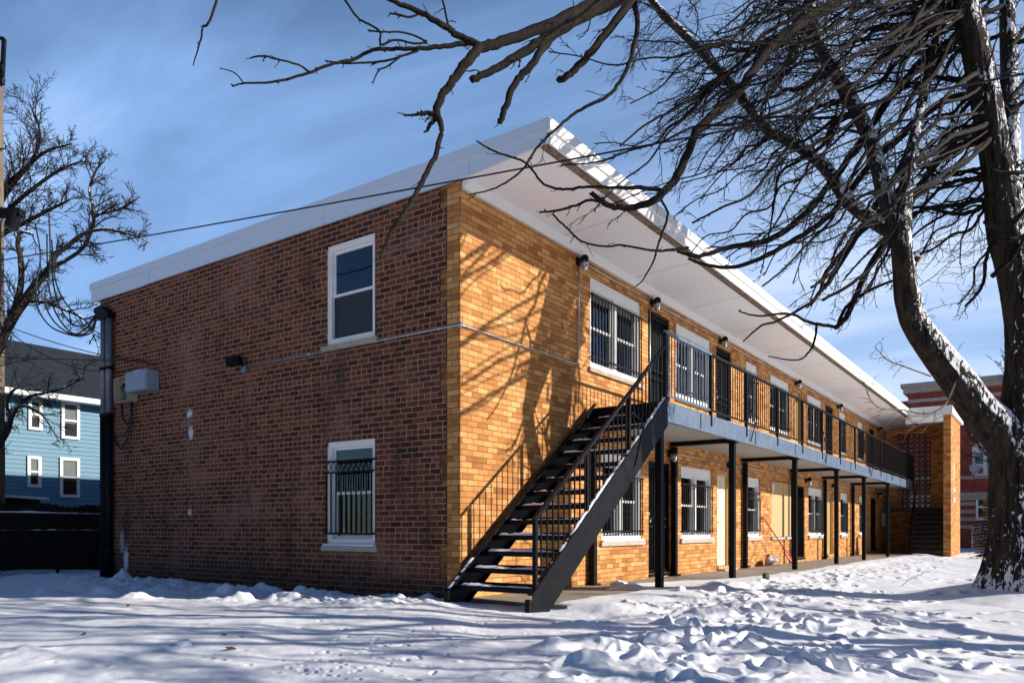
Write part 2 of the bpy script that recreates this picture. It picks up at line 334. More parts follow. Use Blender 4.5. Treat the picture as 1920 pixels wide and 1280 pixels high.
# ------------------------------------------------------------------ mesh helpers
class MB:
    def __init__(s): s.v = []; s.f = []; s.mi = []; s.cur = 0
    def add(s, vs, fs):
        o = len(s.v); s.v += [tuple(map(float, p)) for p in vs]
        s.f += [tuple(i + o for i in f) for f in fs]; s.mi += [s.cur] * len(fs); return s
    def box(s, a, b):
        (x0, y0, z0), (x1, y1, z1) = a, b
        x0, x1 = min(x0, x1), max(x0, x1); y0, y1 = min(y0, y1), max(y0, y1); z0, z1 = min(z0, z1), max(z0, z1)
        return s.add([(x0, y0, z0), (x1, y0, z0), (x1, y1, z0), (x0, y1, z0), (x0, y0, z1), (x1, y0, z1), (x1, y1, z1), (x0, y1, z1)],
                     [(0, 3, 2, 1), (4, 5, 6, 7), (0, 1, 5, 4), (1, 2, 6, 5), (2, 3, 7, 6), (3, 0, 4, 7)])
    def bar(s, p, q, w, h, up=(0, 0, 1)):
        p = np.array(p, float); q = np.array(q, float); t = q - p; t /= np.linalg.norm(t)
        up = np.array(up, float)
        a = np.cross(t, up)
        if np.linalg.norm(a) < 1e-4: a = np.cross(t, (0, 1, 0))
        a /= np.linalg.norm(a); b = np.cross(a, t)
        c = [(-w / 2, -h / 2), (w / 2, -h / 2), (w / 2, h / 2), (-w / 2, h / 2)]
        vs = [p + a * i + b * j for i, j in c] + [q + a * i + b * j for i, j in c]
        return s.add(vs, [(3, 2, 1, 0), (4, 5, 6, 7), (0, 1, 5, 4), (1, 2, 6, 5), (2, 3, 7, 6), (3, 0, 4, 7)])
    def prism(s, pts, axis, a, b):
        """extrude a polygon (2-D points) along an axis from a to b"""
        def P(p, t):
            return {'x': (t, p[0], p[1]), 'y': (p[0], t, p[1]), 'z': (p[0], p[1], t)}[axis]
        n = len(pts); vs = [P(p, a) for p in pts] + [P(p, b) for p in pts]
        fs = [tuple(range(n))[::-1], tuple(range(n, 2 * n))] + [(i, (i + 1) % n, n + (i + 1) % n, n + i) for i in range(n)]
        return s.add(vs, fs)
    def tube(s, pts, rad, sides=6, cap=True, jitter=None):
        P = np.array(pts, float); n = len(P)
        rad = np.broadcast_to(np.array(rad, float), (n,)) if np.ndim(rad) else np.full(n, rad)
        T = np.gradient(P, axis=0); T /= np.linalg.norm(T, axis=1)[:, None] + 1e-9
        ref = np.array((0.31, 0.2, 0.93)) if abs(T[n // 2] @ np.array((0.31, 0.2, 0.93))) < 0.9 else np.array((0.9, -0.4, 0.1))
        A = np.cross(T, ref); A /= np.linalg.norm(A, axis=1)[:, None] + 1e-9; B = np.cross(T, A)
        th = np.arange(sides) / sides * 2 * math.pi
        rr = rad[:, None] * np.ones((n, sides))
        if jitter is not None: rr = jitter(P, th, rr)
        V = P[:, None, :] + rr[:, :, None] * (np.cos(th)[None, :, None] * A[:, None, :] + np.sin(th)[None, :, None] * B[:, None, :])
        o = len(s.v); s.v += [tuple(p) for p in V.reshape(-1, 3).tolist()]
        fs = []
        for i in range(n - 1):
            r0 = o + i * sides; r1 = r0 + sides
            for j in range(sides):
                j2 = (j + 1) % sides; fs.append((r0 + j, r0 + j2, r1 + j2, r1 + j))
        if cap: fs.append(tuple(o + j for j in range(sides))[::-1]); fs.append(tuple(o + (n - 1) * sides + j for j in range(sides)))
        s.f += fs; s.mi += [s.cur] * len(fs); return s
    def lathe(s, prof, c=(0, 0, 0), sides=14):
        """profile of (radius, z) spun round a vertical axis through c"""
        vs = []; n = len(prof)
        for r, z in prof:
            for j in range(sides):
                a = j / sides * 2 * math.pi; vs.append((c[0] + r * math.cos(a), c[1] + r * math.sin(a), c[2] + z))
        fs = [(i * sides + j, i * sides + (j + 1) % sides, (i + 1) * sides + (j + 1) % sides, (i + 1) * sides + j) for i in range(n - 1) for j in range(sides)]
        fs += [tuple(range(sides))[::-1], tuple((n - 1) * sides + j for j in range(sides))]
        return s.add(vs, fs)
    def build(s, name, mat, parent=None, smooth=False, bevel=0.0):
        me = bpy.data.meshes.new(name)
        off = np.zeros(3) if parent is None else WORLD.get(parent.name, np.zeros(3))
        vs = s.v if not off.any() else [tuple(p) for p in (np.array(s.v) - off).tolist()]
        me.from_pydata(vs, [], s.f)
        for m_ in (mat if isinstance(mat, list) else [mat]): me.materials.append(m_)
        if any(s.mi): me.polygons.foreach_set('material_index', s.mi)
        if smooth: me.polygons.foreach_set('use_smooth', [True] * len(me.polygons))
        me.update()
        o = bpy.data.objects.new(name, me); COL.objects.link(o)
        if parent is not None: o.parent = parent; WORLD[o.name] = off
        if bevel:
            bm_ = o.modifiers.new('bevel', 'BEVEL'); bm_.width = bevel; bm_.segments = 2; bm_.limit_method = 'ANGLE'
        return o
WORLD = {}

def thing(name, label, cat, loc=(0, 0, 0), group=None, kind=None):
    o = bpy.data.objects.new(name, None); COL.objects.link(o); o.location = tuple(map(float, loc)); o.empty_display_size = 0.2
    o['label'] = label; o['category'] = cat
    if group: o['group'] = group
    if kind: o['kind'] = kind
    WORLD[o.name] = np.array(loc, float); return o
def tag(o, label, cat, group=None, kind=None):
    o['label'] = label; o['category'] = cat
    if group: o['group'] = group
    if kind: o['kind'] = kind
    return o
def structure(o): o['kind'] = 'structure'; return o
def copy_tree(o, parent=None):
    c = o.copy(); COL.objects.link(c)
    if parent is not None: c.parent = parent
    for ch in list(o.children): copy_tree(ch, c)
    return c

def wall_panel(mb, axis, outer, inner, a0, a1, z0, z1, holes):
    """wall with rectangular openings; axis 'x' runs along x at y = outer..inner, axis 'y' runs along y at x = outer..inner"""
    A = sorted({a0, a1, *[h[0] for h in holes], *[h[1] for h in holes]}); Zs = sorted({z0, z1, *[h[2] for h in holes], *[h[3] for h in holes]})
    P = (lambda a, t, z: (a, t, z)) if axis == 'x' else (lambda a, t, z: (t, a, z))
    def inside(a, z): return any(h[0] < a < h[1] and h[2] < z < h[3] for h in holes)
    for i in range(len(A) - 1):
        for j in range(len(Zs) - 1):
            if inside((A[i] + A[i + 1]) / 2, (Zs[j] + Zs[j + 1]) / 2): continue
            for t in (outer, inner):
                q = [P(A[i], t, Zs[j]), P(A[i + 1], t, Zs[j]), P(A[i + 1], t, Zs[j + 1]), P(A[i], t, Zs[j + 1])]
                mb.add(q, [(0, 1, 2, 3)])
    for (h0, h1, g0, g1) in list(holes) + [(a0, a1, z0, z1)]:
        for p, q in (((h0, g0), (h1, g0)), ((h1, g0), (h1, g1)), ((h1, g1), (h0, g1)), ((h0, g1), (h0, g0))):
            mb.add([P(p[0], outer, p[1]), P(q[0], outer, q[1]), P(q[0], inner, q[1]), P(p[0], inner, p[1])], [(0, 1, 2, 3)])

# ------------------------------------------------------------------ apartment building
DEP = ey(188); LEN = 30.4; ZT = 5.40; ZR = 5.75
OH = -1.36
bld = thing('apartment_building', 'long two storey brick apartment block with flat white roof, overhanging soffit and steel balcony', 'apartment building')
UP0, UP1, LO0, LO1 = 3.57, 5.08, 0.69, 2.21

# openings of the front: (px left, px right)
up_win = [(1106.4, 1200.9, 1), (1268, 1332, 1), (1399, 1420, 0), (1444.6, 1479.5, 1), (1514, 1540.5, 1), (1574, 1585, 0), (1608, 1617.5, 0)]
lo_win = [(1128, 1203, 1), (1277, 1334, 1), (1401, 1424, 0), (1516, 1542, 1), (1576, 1588.5, 0), (1611, 1620, 0)]
up_door = [(1215, 1256, 'dark'), (1343, 1371, 'dark'), (1490, 1504, 'ochre'), (1548, 1561.5, 'dark'), (1630, 1639, 'dark')]
lo_door = [(1216, 1257, 'dark'), (1345, 1367, 'cream'), (1495, 1508.5, 'gate'), (1551, 1562.5, 'ochre'), (1632.6, 1643, 'dark')]
board = (1446.7, 1485)
holes = []
UW = [(fx(a), fx(b), d) for a, b, d in up_win]; LW = [(fx(a), fx(b), d) for a, b, d in lo_win]
UD = [(fx(a), fx(b), d) for a, b, d in up_door]; LD = [(fx(a), fx(b), d) for a, b, d in lo_door]
for a, b, d in UW: holes.append((a, b, UP0, UP1))
for a, b, d in LW: holes.append((a, b, LO0, LO1))
for a, b, d in UD: holes.append((a, b, 2.90, 5.06))
for a, b, d in LD: holes.append((a, b, 0.06, 2.20))
BX = (fx(board[0]), fx(board[1])); holes.append((*BX, LO0 - .01, LO1 + .02))
mb = MB(); wall_panel(mb, 'x', 0.0, 0.22, 0.0, LEN, -0.35, ZT, holes); mb.build('front_wall', M['yellow_brick'], bld)
EW = (ey(703), ey(612.5)); EUP = (3.60, 5.08); ELO = (0.66, 2.19)
mb = MB(); wall_panel(mb, 'y', 0.0, 0.22, 0.22, DEP, -0.35, ZT, [(*EW, *EUP), (*EW, *ELO)]); mb.build('end_wall', M['red_brick'], bld)
mb = MB(); mb.box((0.22, DEP - .25, -.35), (LEN, DEP, ZT)); mb.build('rear_wall', M['red_brick'], bld)
mb = MB(); mb.box((LEN - .0, 0.22, -.35), (LEN + .25, DEP, ZT)); mb.build('far_wall', M['red_brick'], bld)
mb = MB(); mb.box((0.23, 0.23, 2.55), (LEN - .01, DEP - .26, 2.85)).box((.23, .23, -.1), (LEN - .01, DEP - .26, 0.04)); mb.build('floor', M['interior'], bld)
mb = MB(); mb.box((0.23, 2.8, 0.05), (LEN - .01, 2.9, 2.54)).box((.23, 2.8, 2.86), (LEN - .01, 2.9, 5.38))
for xx in (3.4, 7.3, 12.0, 16.2, 20.5, 25.0):
    mb.box((xx, .24, .05), (xx + .1, 2.79, 2.54)).box((xx, .24, 2.86), (xx + .1, 2.79, 5.38))
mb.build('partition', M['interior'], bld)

# roof
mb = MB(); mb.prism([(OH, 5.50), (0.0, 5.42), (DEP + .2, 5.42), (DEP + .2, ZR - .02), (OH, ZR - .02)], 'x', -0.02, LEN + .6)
roof = mb.build('roof', M['shade_tinted_fascia'], bld)
mb = MB()
mb.add([(-.015, OH + .14, 5.483), (-.015, -.03, 5.412), (LEN + .5, -.03, 5.412), (LEN + .5, OH + .14, 5.483)], [(0, 1, 2, 3)])
mb.add([(-.015, OH + .14, 5.488), (-.015, -.03, 5.417), (LEN + .5, -.03, 5.417), (LEN + .5, OH + .14, 5.488)], [(3, 2, 1, 0)])
mb.build('soffit', M['soffit_paint'], roof)
for xx in np.arange(2.4, LEN, 2.44): mb = MB(); mb.bar((xx, OH + .15, 5.4835), (xx, -.12, 5.4165), .007, .006); mb.build('soffit_seam', M['soffit_seam'], roof)
mb = MB()      # cove trim where the soffit meets the wall
mb.prism([(-.002, 5.30), (-.045, 5.30), (-.11, 5.375), (-.11, 5.414), (-.002, 5.405)], 'x', 0.03, LEN - .02); mb.build('cove_trim', M['white_paint'], roof)
mb = MB(); mb.box((-.012, OH + .015, 5.455), (LEN + .5, OH + .055, 5.50)); mb.prism([(OH + .055, 5.475), (OH + .14, 5.478), (OH + .14, 5.487), (OH + .055, 5.49)], 'x', -.012, LEN + .5); mb.build('eave_board', M['rotten_wood'], roof)
mb = MB(); a = OH - .012; seam = [OH - .012, -.18, 2.55, 4.9, 7.25, 7.62, DEP + .25]
for i in range(len(seam) - 1):
    y0, y1 = seam[i] + .003, seam[i + 1] - .003
    bot = lambda y: 5.478 - (y - OH) / -OH * 0.085 if y < 0 else 5.392 + (0.012 * math.sin(y * 3) if y > 6 else 0)
    off = random.uniform(0, .006)
    mid = [y0] + ([0.0] if y0 < 0 < y1 else []) + [y1]
    poly = [(y, bot(y)) for y in mid] + [(y1, 5.63), (y0, 5.63)]
    mb.prism(poly, 'x', -0.05 - off, -0.021)
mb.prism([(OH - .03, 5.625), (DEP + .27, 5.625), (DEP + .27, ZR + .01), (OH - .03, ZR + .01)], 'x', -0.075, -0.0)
mb.build('end_fascia', M['shade_tinted_fascia'], roof)
mb = MB(); xs = list(np.arange(-.02, LEN + .4, 3.05)) + [LEN + .6]
for i in range(len(xs) - 1):
    off = random.uniform(0, .008); x0 = xs[i] + .002; x1 = xs[i + 1] - .002
    if x0 > 26.7: break
    mb.box((x0, OH - .03 - off, 5.468), (min(x1, 26.8), OH - .001, 5.63))
    mb.prism([(OH - .06 - off, 5.615), (OH - .001, 5.615), (OH - .001, ZR + .012), (OH - .05 - off, ZR + .012)], 'x', x0 + (-.05 if i == 0 else 0), min(x1, 26.8))
mb.build('front_fascia', M['white_paint'], roof)
mb = MB(); mb.box((26.79, -2.95, 5.44), (31.1, OH, ZR + .012)); mb.build('hall_roof', M['white_paint'], roof)
mb = MB(); mb.box((27.1, OH + .1, 5.18), (27.35, -2.6, 5.44)); mb.build('lintel', M['soffit_paint'], bld)

# stair hall at the far end
mb = MB(); mb.box((27.15, -2.86, -.4), (30.65, -2.60, 5.44)); mb.build('hall_wall', M['yellow_brick'], bld)
SX = LEN; SY0, SY1 = ey(1745.5, SX), ey(1683, SX); SZ0, SZ1 = 1.84, 5.12
mb = MB(); wall_panel(mb, 'y', SX, SX + .25, -2.60, 0.0, -.4, 5.44, [(SY0, SY1, SZ0, SZ1)]); mb.build('screen_wall', M['yellow_brick'], bld)
mb = MB(); nc = 6; nr = 16; cw = (SY1 - SY0) / nc; ch = (SZ1 - SZ0) / nr
for i in range(nc + 1):
    y = SY0 + i * cw; mb.box((SX + .06, y - .018, SZ0), (SX + .14, y + .018, SZ1))
for j in range(nr + 1):
    z = SZ0 + j * ch; mb.box((SX + .062, SY0, z - .018), (SX + .138, SY1, z + .018))
for i in range(nc):
    for j in range(nr):
        yc, zc = SY0 + (i + .5) * cw, SZ0 + (j + .5) * ch; rr = cw * .46
        rr = cw * .44; pts = [(yc + rr, zc), (yc, zc + rr), (yc - rr, zc), (yc, zc - rr)]
        for a_ in range(4):
            p, q = pts[a_], pts[(a_ + 1) % 4]
            mb.bar((SX + .10, p[0], p[1]), (SX + .10, q[0], q[1]), .13, .022, (1, 0, 0)) if False else mb.bar((SX + .10, p[0], p[1]), (SX + .10, q[0], q[1]), .028, .07, (1, 0, 0))
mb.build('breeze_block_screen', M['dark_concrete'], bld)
mb = MB()
mb.box((29.35, -2.58, 1.70), (30.38, -.02, 1.82))
for i in range(8):
    x0 = 27.35 + i * .225; z = .05 + .2 * (i + 1)
    mb.box((x0, -2.58, z - .05), (x0 + .26, OH, z)); mb.box((x0 + .2, -2.58, z - .2), (x0 + .225, OH, z - .05))
mb.box((27.3, -2.59, -.1), (27.36, OH - .02, .06))
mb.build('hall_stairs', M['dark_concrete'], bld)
mb = MB(); mb.bar((27.3, OH, .9), (29.4, OH, 2.75), .04, .04); mb.box((27.28, OH - .02, -.1), (27.32, OH + .02, .95))
for i in range(7): mb.box((27.5 + i * .24, OH - .008, .1 + i * .21), (27.516 + i * .24, OH + .008, 1.05 + i * .21))
mb.build('hall_railing', M['black_steel'], bld)

# windows
def sash_window(p0, p1, z0, z1, frame_of, double=False, header=0.16, guard=True, ornate=False, blind=True, guard_top=None, lip=0.0):
    """frame_of(a, t, z) maps along-wall, outward and height to world; outward is negative into the room"""
    F = frame_of; W = p1 - p0
    def bx(mb, a0, a1, t0, t1, c0, c1): mb.box(F(a0, t0, c0), F(a1, t1, c1))
    fr = MB(); e = 0.004
    bx(fr, p0 + e, p0 + .075, -.12, -.03, z0 + e, z1 - e); bx(fr, p1 - .075, p1 - e, -.12, -.03, z0 + e, z1 - e)
    bx(fr, p0 + .075, p1 - .075, -.12, -.03, z1 - header, z1 - e); bx(fr, p0 + .075, p1 - .075, -.12, -.025, z0 + e, z0 + .10)
    bx(fr, p0 + .02, p1 - .02, -.031, -.018, z1 - .05, z1 - .008)
    bx(fr, p0 + e, p0 + .03, -.031, -.016, z0 + .01, z1 - .06); bx(fr, p1 - .03, p1 - e, -.031, -.016, z0 + .01, z1 - .06)
    bays = [(p0 + .075, p1 - .075)]
    if double:
        c = (p0 + p1) / 2; bx(fr, c - .055, c + .055, -.12, -.03, z0 + .1, z1 - header); bays = [(p0 + .075, c - .055), (c + .055, p1 - .075)]
    win = fr.build('window', M['white_paint'], bld)
    sh = MB(); pn = MB(); bl = MB(); lower = MB(); zm = (z0 + .1 + z1 - header) / 2
    for a, b in bays:
        for (c0, c1, t) in ((zm - .02, z1 - header, -.075), (z0 + .10, zm + .02, -.105)):
            bx(sh, a, a + .035, t - .03, t, c0, c1); bx(sh, b - .035, b, t - .03, t, c0, c1)
            bx(sh, a + .035, b - .035, t - .03, t, c1 - .035, c1); bx(sh, a + .035, b - .035, t - .03, t, c0, c0 + .04)
            bx(pn, a + .03, b - .03, t - .018, t - .014, c0 + .03, c1 - .03)
        if blind:
            n = int((z1 - header - z0 - .14) / .03); stop = 0 if blind is True else int(n * blind)
            for q in range(stop, n):
                c = z0 + .13 + q * .03; p_ = F(a + .05, -.165, c); r_ = F(b - .05, -.165, c)
                pa, pb = np.array(F(a + .045, -.15, c)), np.array(F(b - .045, -.15, c)); qa, qb = np.array(F(a + .045, -.174, c + .011)), np.array(F(b - .045, -.174, c + .011))
                bl.add([pa, pb, qb, qa], [(0, 1, 2, 3)])
    sh.build('sash', M['white_paint'], win); pn.build('pane', M['glass'], win)
    if bl.v: bl.build('blind', M['blind'], win)
    si = MB(); bx(si, p0 - (.07), p1 + .07, -.10, .05, z0 - .075, z0 + .0); si.build('sill', M['limestone'] if not lip else M['pale_stone'], win, bevel=.006)
    if lip:
        sf = MB(); bx(sf, p0 - .03, p1 + .03, -.02, .06, z0 + .002, z0 + .03); sf.prism([(0, 0), (1, 0), (0, 1)], 'x', 0, 0.0001) if False else None
        sf.build('snow_ledge', M['snow'], win, bevel=.01)
    if guard:
        g = MB(); gt = z1 - (guard_top if guard_top is not None else header + .06); gb = z0 + .18; off = .035
        bars = max(5, int(W / .105)); r = .0095
        for c in (gt, gb): g.bar(F(p0 - .015, off, c), F(p1 + .015, off, c), .028, .028)
        if ornate: g.bar(F(p0 - .015, off, gt - .16), F(p1 + .015, off, gt - .16), .024, .024)
        for q in range(bars + 1):
            a = p0 + .03 + (W - .06) * q / bars; top = gt - .17 if ornate else gt
            g.bar(F(a, off, z0 + (.10 if not ornate else .18)), F(a, off, top), .016, .016)
            if ornate and q < bars:
                ac = a + (W - .06) / bars / 2; ring = [F(ac + .042 * math.cos(t), off, gt - .08 + .058 * math.sin(t)) for t in np.linspace(0, 2 * math.pi, 13)]
                g.tube(ring, .006, 5)
        for a in (p0 + .02, p1 - .02):
            for c in (gt, gb): g.bar(F(a, off, c), F(a, -.04, c), .018, .018)
        g.build('security_bars', M['black_steel'], win)
    return win
Ff = lambda a, t, z: (a, -t, z)
Fe = lambda a, t, z: (-t, a, z)
for i, (a, b, d) in enumerate(UW):
    sash_window(a, b, UP0, UP1, Ff, bool(d), 0.20, True, i == 2, blind=(True if i in (0, 1, 3) else 0.5), guard_top=.30)
for i, (a, b, d) in enumerate(LW):
    sash_window(a, b, LO0, LO1, Ff, bool(d), 0.20, True, i == 2, blind=(True if i == 0 else (0.0 if i == 4 else False)) or None, guard_top=.38, lip=.03)
sash_window(*EW, *EUP, Fe, False, .09, False, blind=0.48)
sash_window(*EW, *ELO, Fe, False, .09, True, True, blind=None, guard_top=.30, lip=.03)
mb = MB(); mb.box((.086, EW[0] + .08, EUP[0] + .10), (.089, EW[1] - .08, EUP[0] + .72)); mb.build('insect_screen', M['screen_and_backing'], bld)
mb = MB(); mb.box((.30, EW[0] - .1, ELO[0] - .1), (.31, EW[1] + .1, ELO[1] + .1)); mb.build('dark_backing', M['screen_and_backing'], bld)  # dark sheet added behind the lower pane in place of an unlit room

# boarded window
mb = MB(); c = (BX[0] + BX[1]) / 2 + .22
mb.box((BX[0] + .01, .03, LO0 + .01), (c - .004, .05, LO1)); mb.box((c + .004, .028, LO0 + .01), (BX[1] - .01, .048, LO1))
mb.box((c - .03, .012, LO0 + .02), (c + .03, .027, LO1 - .3))
bw = mb.build('boarded_window', M['strand_board'], bld)
mb = MB(); mb.box((BX[0] - .08, -.05, LO0 - .07), (BX[1] + .08, .1, LO0 - .002)); mb.build('sill', M['pale_stone'], bw)
mb = MB(); mb.box((BX[0] + .12, .012, 1.92), (BX[0] + .28, .029, 2.14)); mb.build('notice', M['paper'], bw)

# doors
def door(a, b, z0, z1, style):
    W = b - a; e = .004
    fr = MB(); fmat = {'dark': 'black_steel', 'gate': 'black_steel', 'cream': 'ochre_paint', 'ochre': 'ochre_paint'}[style]
    fr.box((a + e, .03, z0), (a + .05, .16, z1 - e)).box((b - .05, .03, z0), (b - e, .16, z1 - e)).box((a + .05, .03, z1 - .06), (b - .05, .16, z1 - e))
    fr.box((a + e, -.03, z0 - .055), (b - e, .21, z0 - .001))
    dr = fr.build('door', M[fmat], bld)
    lf = MB()
    if style == 'cream':
        lf.box((a + .05, .075, z0 + .01), (b - .05, .115, z1 - .06))
        for (u0, u1) in ((.1, .44), (.56, .9)):
            for (v0, v1) in ((.06, .34), (.40, .74), (.79, .95)):
                x0, x1 = a + .05 + (W - .1) * u0, a + .05 + (W - .1) * u1; c0, c1 = z0 + (z1 - z0) * v0, z0 + (z1 - z0) * v1
                lf.bar((x0, .072, c0), (x1, .072, c0), .012, .02).bar((x0, .072, c1), (x1, .072, c1), .012, .02).bar((x0, .072, c0), (x0, .072, c1), .02, .012).bar((x1, .072, c0), (x1, .072, c1), .02, .012)
        lf.build('door_leaf', M['cream_paint'], dr)
        st = MB(); st.box((a - .05, -.20, -.05), (b + .05, -.002, z0 - .056)); st.build('step', M['limestone'], dr, bevel=.012)
        pp = MB(); pp.box((a + .28, .06, z0 + 1.28), (a + .55, .0712, z0 + 1.62)); pp.build('notice', M['paper'], dr)
    elif style == 'ochre':
        lf.box((a + .05, .10, z0 + .01), (b - .05, .14, z1 - .06)); lf.box((a + W * .3, .09, z0 + .2), (a + W * .42, .1, z1 - .2)).box((a + W * .62, .088, z0 + .2), (a + W * .74, .1, z1 - .2))
        lf.build('door_leaf', M['ochre_paint'], dr)
    elif style == 'dark':
        lf.box((a + .05, .10, z0 + .01), (b - .05, .14, z1 - .06)); lf.build('door_leaf', M['black_steel'], dr)
        g = MB()
        for q in range(int(W / .11) + 1):
            x = a + .06 + (W - .12) * q / int(W / .11); g.box((x - .008, .05, z0 + .03), (x + .008, .066, z1 - .08))
        for c in (z0 + .05, z0 + .9, z0 + 1.05, z1 - .1): g.box((a + .05, .044, c - .018), (b - .05, .070, c + .018))
        g.build('security_gate', M['black_steel'], dr)
    else:
        lf.box((a + .05, .13, z0 + .01), (b - .05, .15, z1 - .06)); lf.build('door_leaf', M['black_steel'], dr)
        g = MB(); n = 7; rows = 9; cw_ = (W - .1) / n; rh = (z1 - z0 - .1) / rows
        for q in range(n + 1): g.box((a + .05 + q * cw_ - .007, .04, z0 + .02), (a + .05 + q * cw_ + .007, .055, z1 - .07))
        for q in range(n - 1):
            for r_ in range(rows):
                x0, x1 = a + .05 + q * cw_, a + .05 + (q + 2) * cw_; c0, c1 = z0 + .03 + r_ * rh, z0 + .03 + (r_ + 1) * rh
                g.bar((x0, .035, c0), (x1, .035, c1), .016, .006).bar((x0, .06, c1), (x1, .06, c0), .016, .006)
        g.build('folding_gate', M['black_steel'], dr)
    if style != 'gate':
        h = MB(); hx = a + .13 if style != 'cream' else a + .12
        h.tube([(hx, .10, z0 + 1.0), (hx, .05, z0 + 1.0), (hx, .02, z0 + 1.0)], [.012, .012, .03], 10); h.build('handle', M['galvanised'], dr)
        h = MB(); h.tube([(hx, .09, z0 + 1.14), (hx, .045, z0 + 1.14)], .025, 10); h.build('deadbolt', M['galvanised'], dr)
    return dr
for a, b, s_ in UD: door(a, b, 2.90, 5.06, s_)
for a, b, s_ in LD: door(a, b, 0.06, 2.20, s_)

# balcony
BX0, BX1 = 3.34, 28.3; YC = -1.37
mb = MB(); mb.box((BX0 + .03, -1.33, 2.63), (BX1, -.003, 2.87)); mb.build('balcony_slab', M['slab_concrete'], bld)
mb = MB(); mb.prism([(YC, 2.57), (-1.30, 2.57), (-1.30, 2.585), (-1.355, 2.59), (-1.355, 2.865), (-1.31, 2.872), (-1.31, 2.882), (YC, 2.882)], 'x', BX0, BX1)
mb.build('edge_channel', M['blue_steel'], bld)
mb = MB(); mb.box((BX0 - .012, YC + .004, 2.575), (BX0 + .025, -.01, 2.88)); mb.build('end_channel', M['black_steel'], bld)
mb = MB()
for i in range(9):
    xx = BX0 + 1.4 + i * 2.9; mb.box((xx, YC - .012, 2.60), (xx + .006, YC - .002, 2.86))
mb.build('weld_strip', M['black_steel'], bld)
PX = [fx(p, -1.25) for p in (1236, 1373, 1490, 1568, 1619.5, 1664)]
for i, x in enumerate(PX):
    mb = MB(); h = .05; g0 = -.08 - .004 * i
    mb.box((x - h, -1.30, g0), (x + h, -1.20, 2.53 if i else 2.62)); mb.box((x - .09, -1.34, 2.53), (x + .09, -1.16, 2.555)) if i else None
    mb.box((x - h - .004, -1.304, g0), (x - h + .012, -1.29, 2.5)); mb.box((x + h - .012, -1.304, g0), (x + h + .004, -1.29, 2.5))
    mb.build('porch_post', M['black_steel'], bld)
    mb = MB(); mb.box((x - h, -.13, g0), (x + h, -.03, 2.53)); mb.box((x - .11, -.17, -.02), (x + .11, -.005, .015)); mb.build('wall_post', M['black_steel'], bld)
    if i:
        mb = MB(); mb.box((x - .05, -1.33, 2.556), (x + .05, -.01, 2.628)); mb.box((x - .055, -1.32, 2.545), (x + .055, -.02, 2.558)); mb.build('cross_beam', M['black_steel'], bld)
RPX = [fx(p, -1.36) for p in (1246.5, 1332.5, 1399, 1457, 1504, 1541, 1575, 1603, 1629, 1651, 1672)] + [BX1 - .03]
RZ0, RZ1 = 2.975, 3.945
for i, x in enumerate(RPX):
    mb = MB(); mb.box((x - .025, -1.385, 2.70), (x + .025, -1.335, RZ1 - .02)); p = mb.build('railing_post', M['black_steel'], bld)
    if i in (2, 5, 8):
        b_ = MB(); b_.bar((x + .03, -1.36, 3.55), (x + .42, -1.36 - .02, 3.02), .014, .014).bar((x + .02, -1.39, 3.02), (x + .42, -1.42, 3.02), .012, .012).bar((x + .40, -1.42, 3.02), (x + .16, -1.40, 2.62), .016, .016); b_.build('brace', M['black_steel'], p)
    if i < len(RPX) - 1:
        x2 = RPX[i + 1]; mb = MB()
        mb.box((x, -1.384, RZ1 - .02), (x2, -1.336, RZ1 + .02)); mb.box((x + .025, -1.375, RZ0 - .014), (x2 - .025, -1.345, RZ0 + .014))
        n = max(2, int((x2 - x) / .125))
        for q in range(1, n):
            xx = x + (x2 - x) * q / n; mb.box((xx - .008, -1.368, RZ0), (xx + .008, -1.352, RZ1 - .02))
        mb.build('railing_panel', M['black_steel'] if i else M['blue_steel'], bld)

# ------------------------------------------------------------------ steel staircase
RISE, RUN, X0 = 0.205, 0.2745, -0.255
stairs = thing('steel_staircase', 'black open tread steel staircase with snow on its steps, leading up to the balcony', 'staircase', (-.4, -.75, -.05))
SO, SI = -1.40, -0.10
def stringer(y0, y1):
    m_ = MB(); sl_ = RISE / RUN; top = lambda x: .10 + (x - X0) * sl_ + RISE * .85
    xa, xb = X0 - .17, BX0 - .02
    out_ = [(xa, -.08), (xa, top(xa)), (xb, top(xb) - .0), (xb, top(xb) - .45), (xa + .34, -.08)]
    m_.prism(out_, 'y', y0 - .004, y0 + .004)
    # flanges top and bottom
    m_.bar((xa, (y0 + y1) / 2, top(xa) + .0), (xb, (y0 + y1) / 2, top(xb)), abs(y1 - y0), .012)
    m_.bar((xa + .34, (y0 + y1) / 2, -.07), (xb, (y0 + y1) / 2, top(xb) - .45), abs(y1 - y0), .012)
    return m_, top
m_, TOP = stringer(SO, SO + .07); m_.build('stringer', M['black_steel'], stairs)
m_, _ = stringer(SI, SI - .07); m_.box((X0 - .19, SI - .07, -.08), (X0 - .17, SI + .004, TOP(X0 - .17))); m_.build('stringer', M['black_steel'], stairs)
for i in range(1, 14):
    z = RISE * i; x = X0 + RUN * (i - 1); m_ = MB()
    m_.box((x - .01, SO + .006, z - .02), (x + .27, SI - .006, z)); m_.box((x - .02, SO + .006, z - .06), (x - .01, SI - .006, z + .004)); m_.box((x + .26, SO + .006, z), (x + .272, SI - .006, z + .035))
    m_.build('tread', M['black_steel'], stairs)
hr = MB(); yr = SO + .035; xn = X0 - .06; za = 1.02
slope = RISE / RUN; railz = lambda x: za + (x - xn) * slope
xe = BX0 - .05
hr.bar((xn - .03, yr, railz(xn - .03)), (xe, yr, railz(xe)), .045, .045)
for q in range(int((xe - xn) / .128)):
    x = xn + .128 * (q + 1); hr.box((x - .008, yr - .008, TOP(x)), (x + .008, yr + .008, railz(x)))
hr.build('handrail', M['black_steel'], stairs)
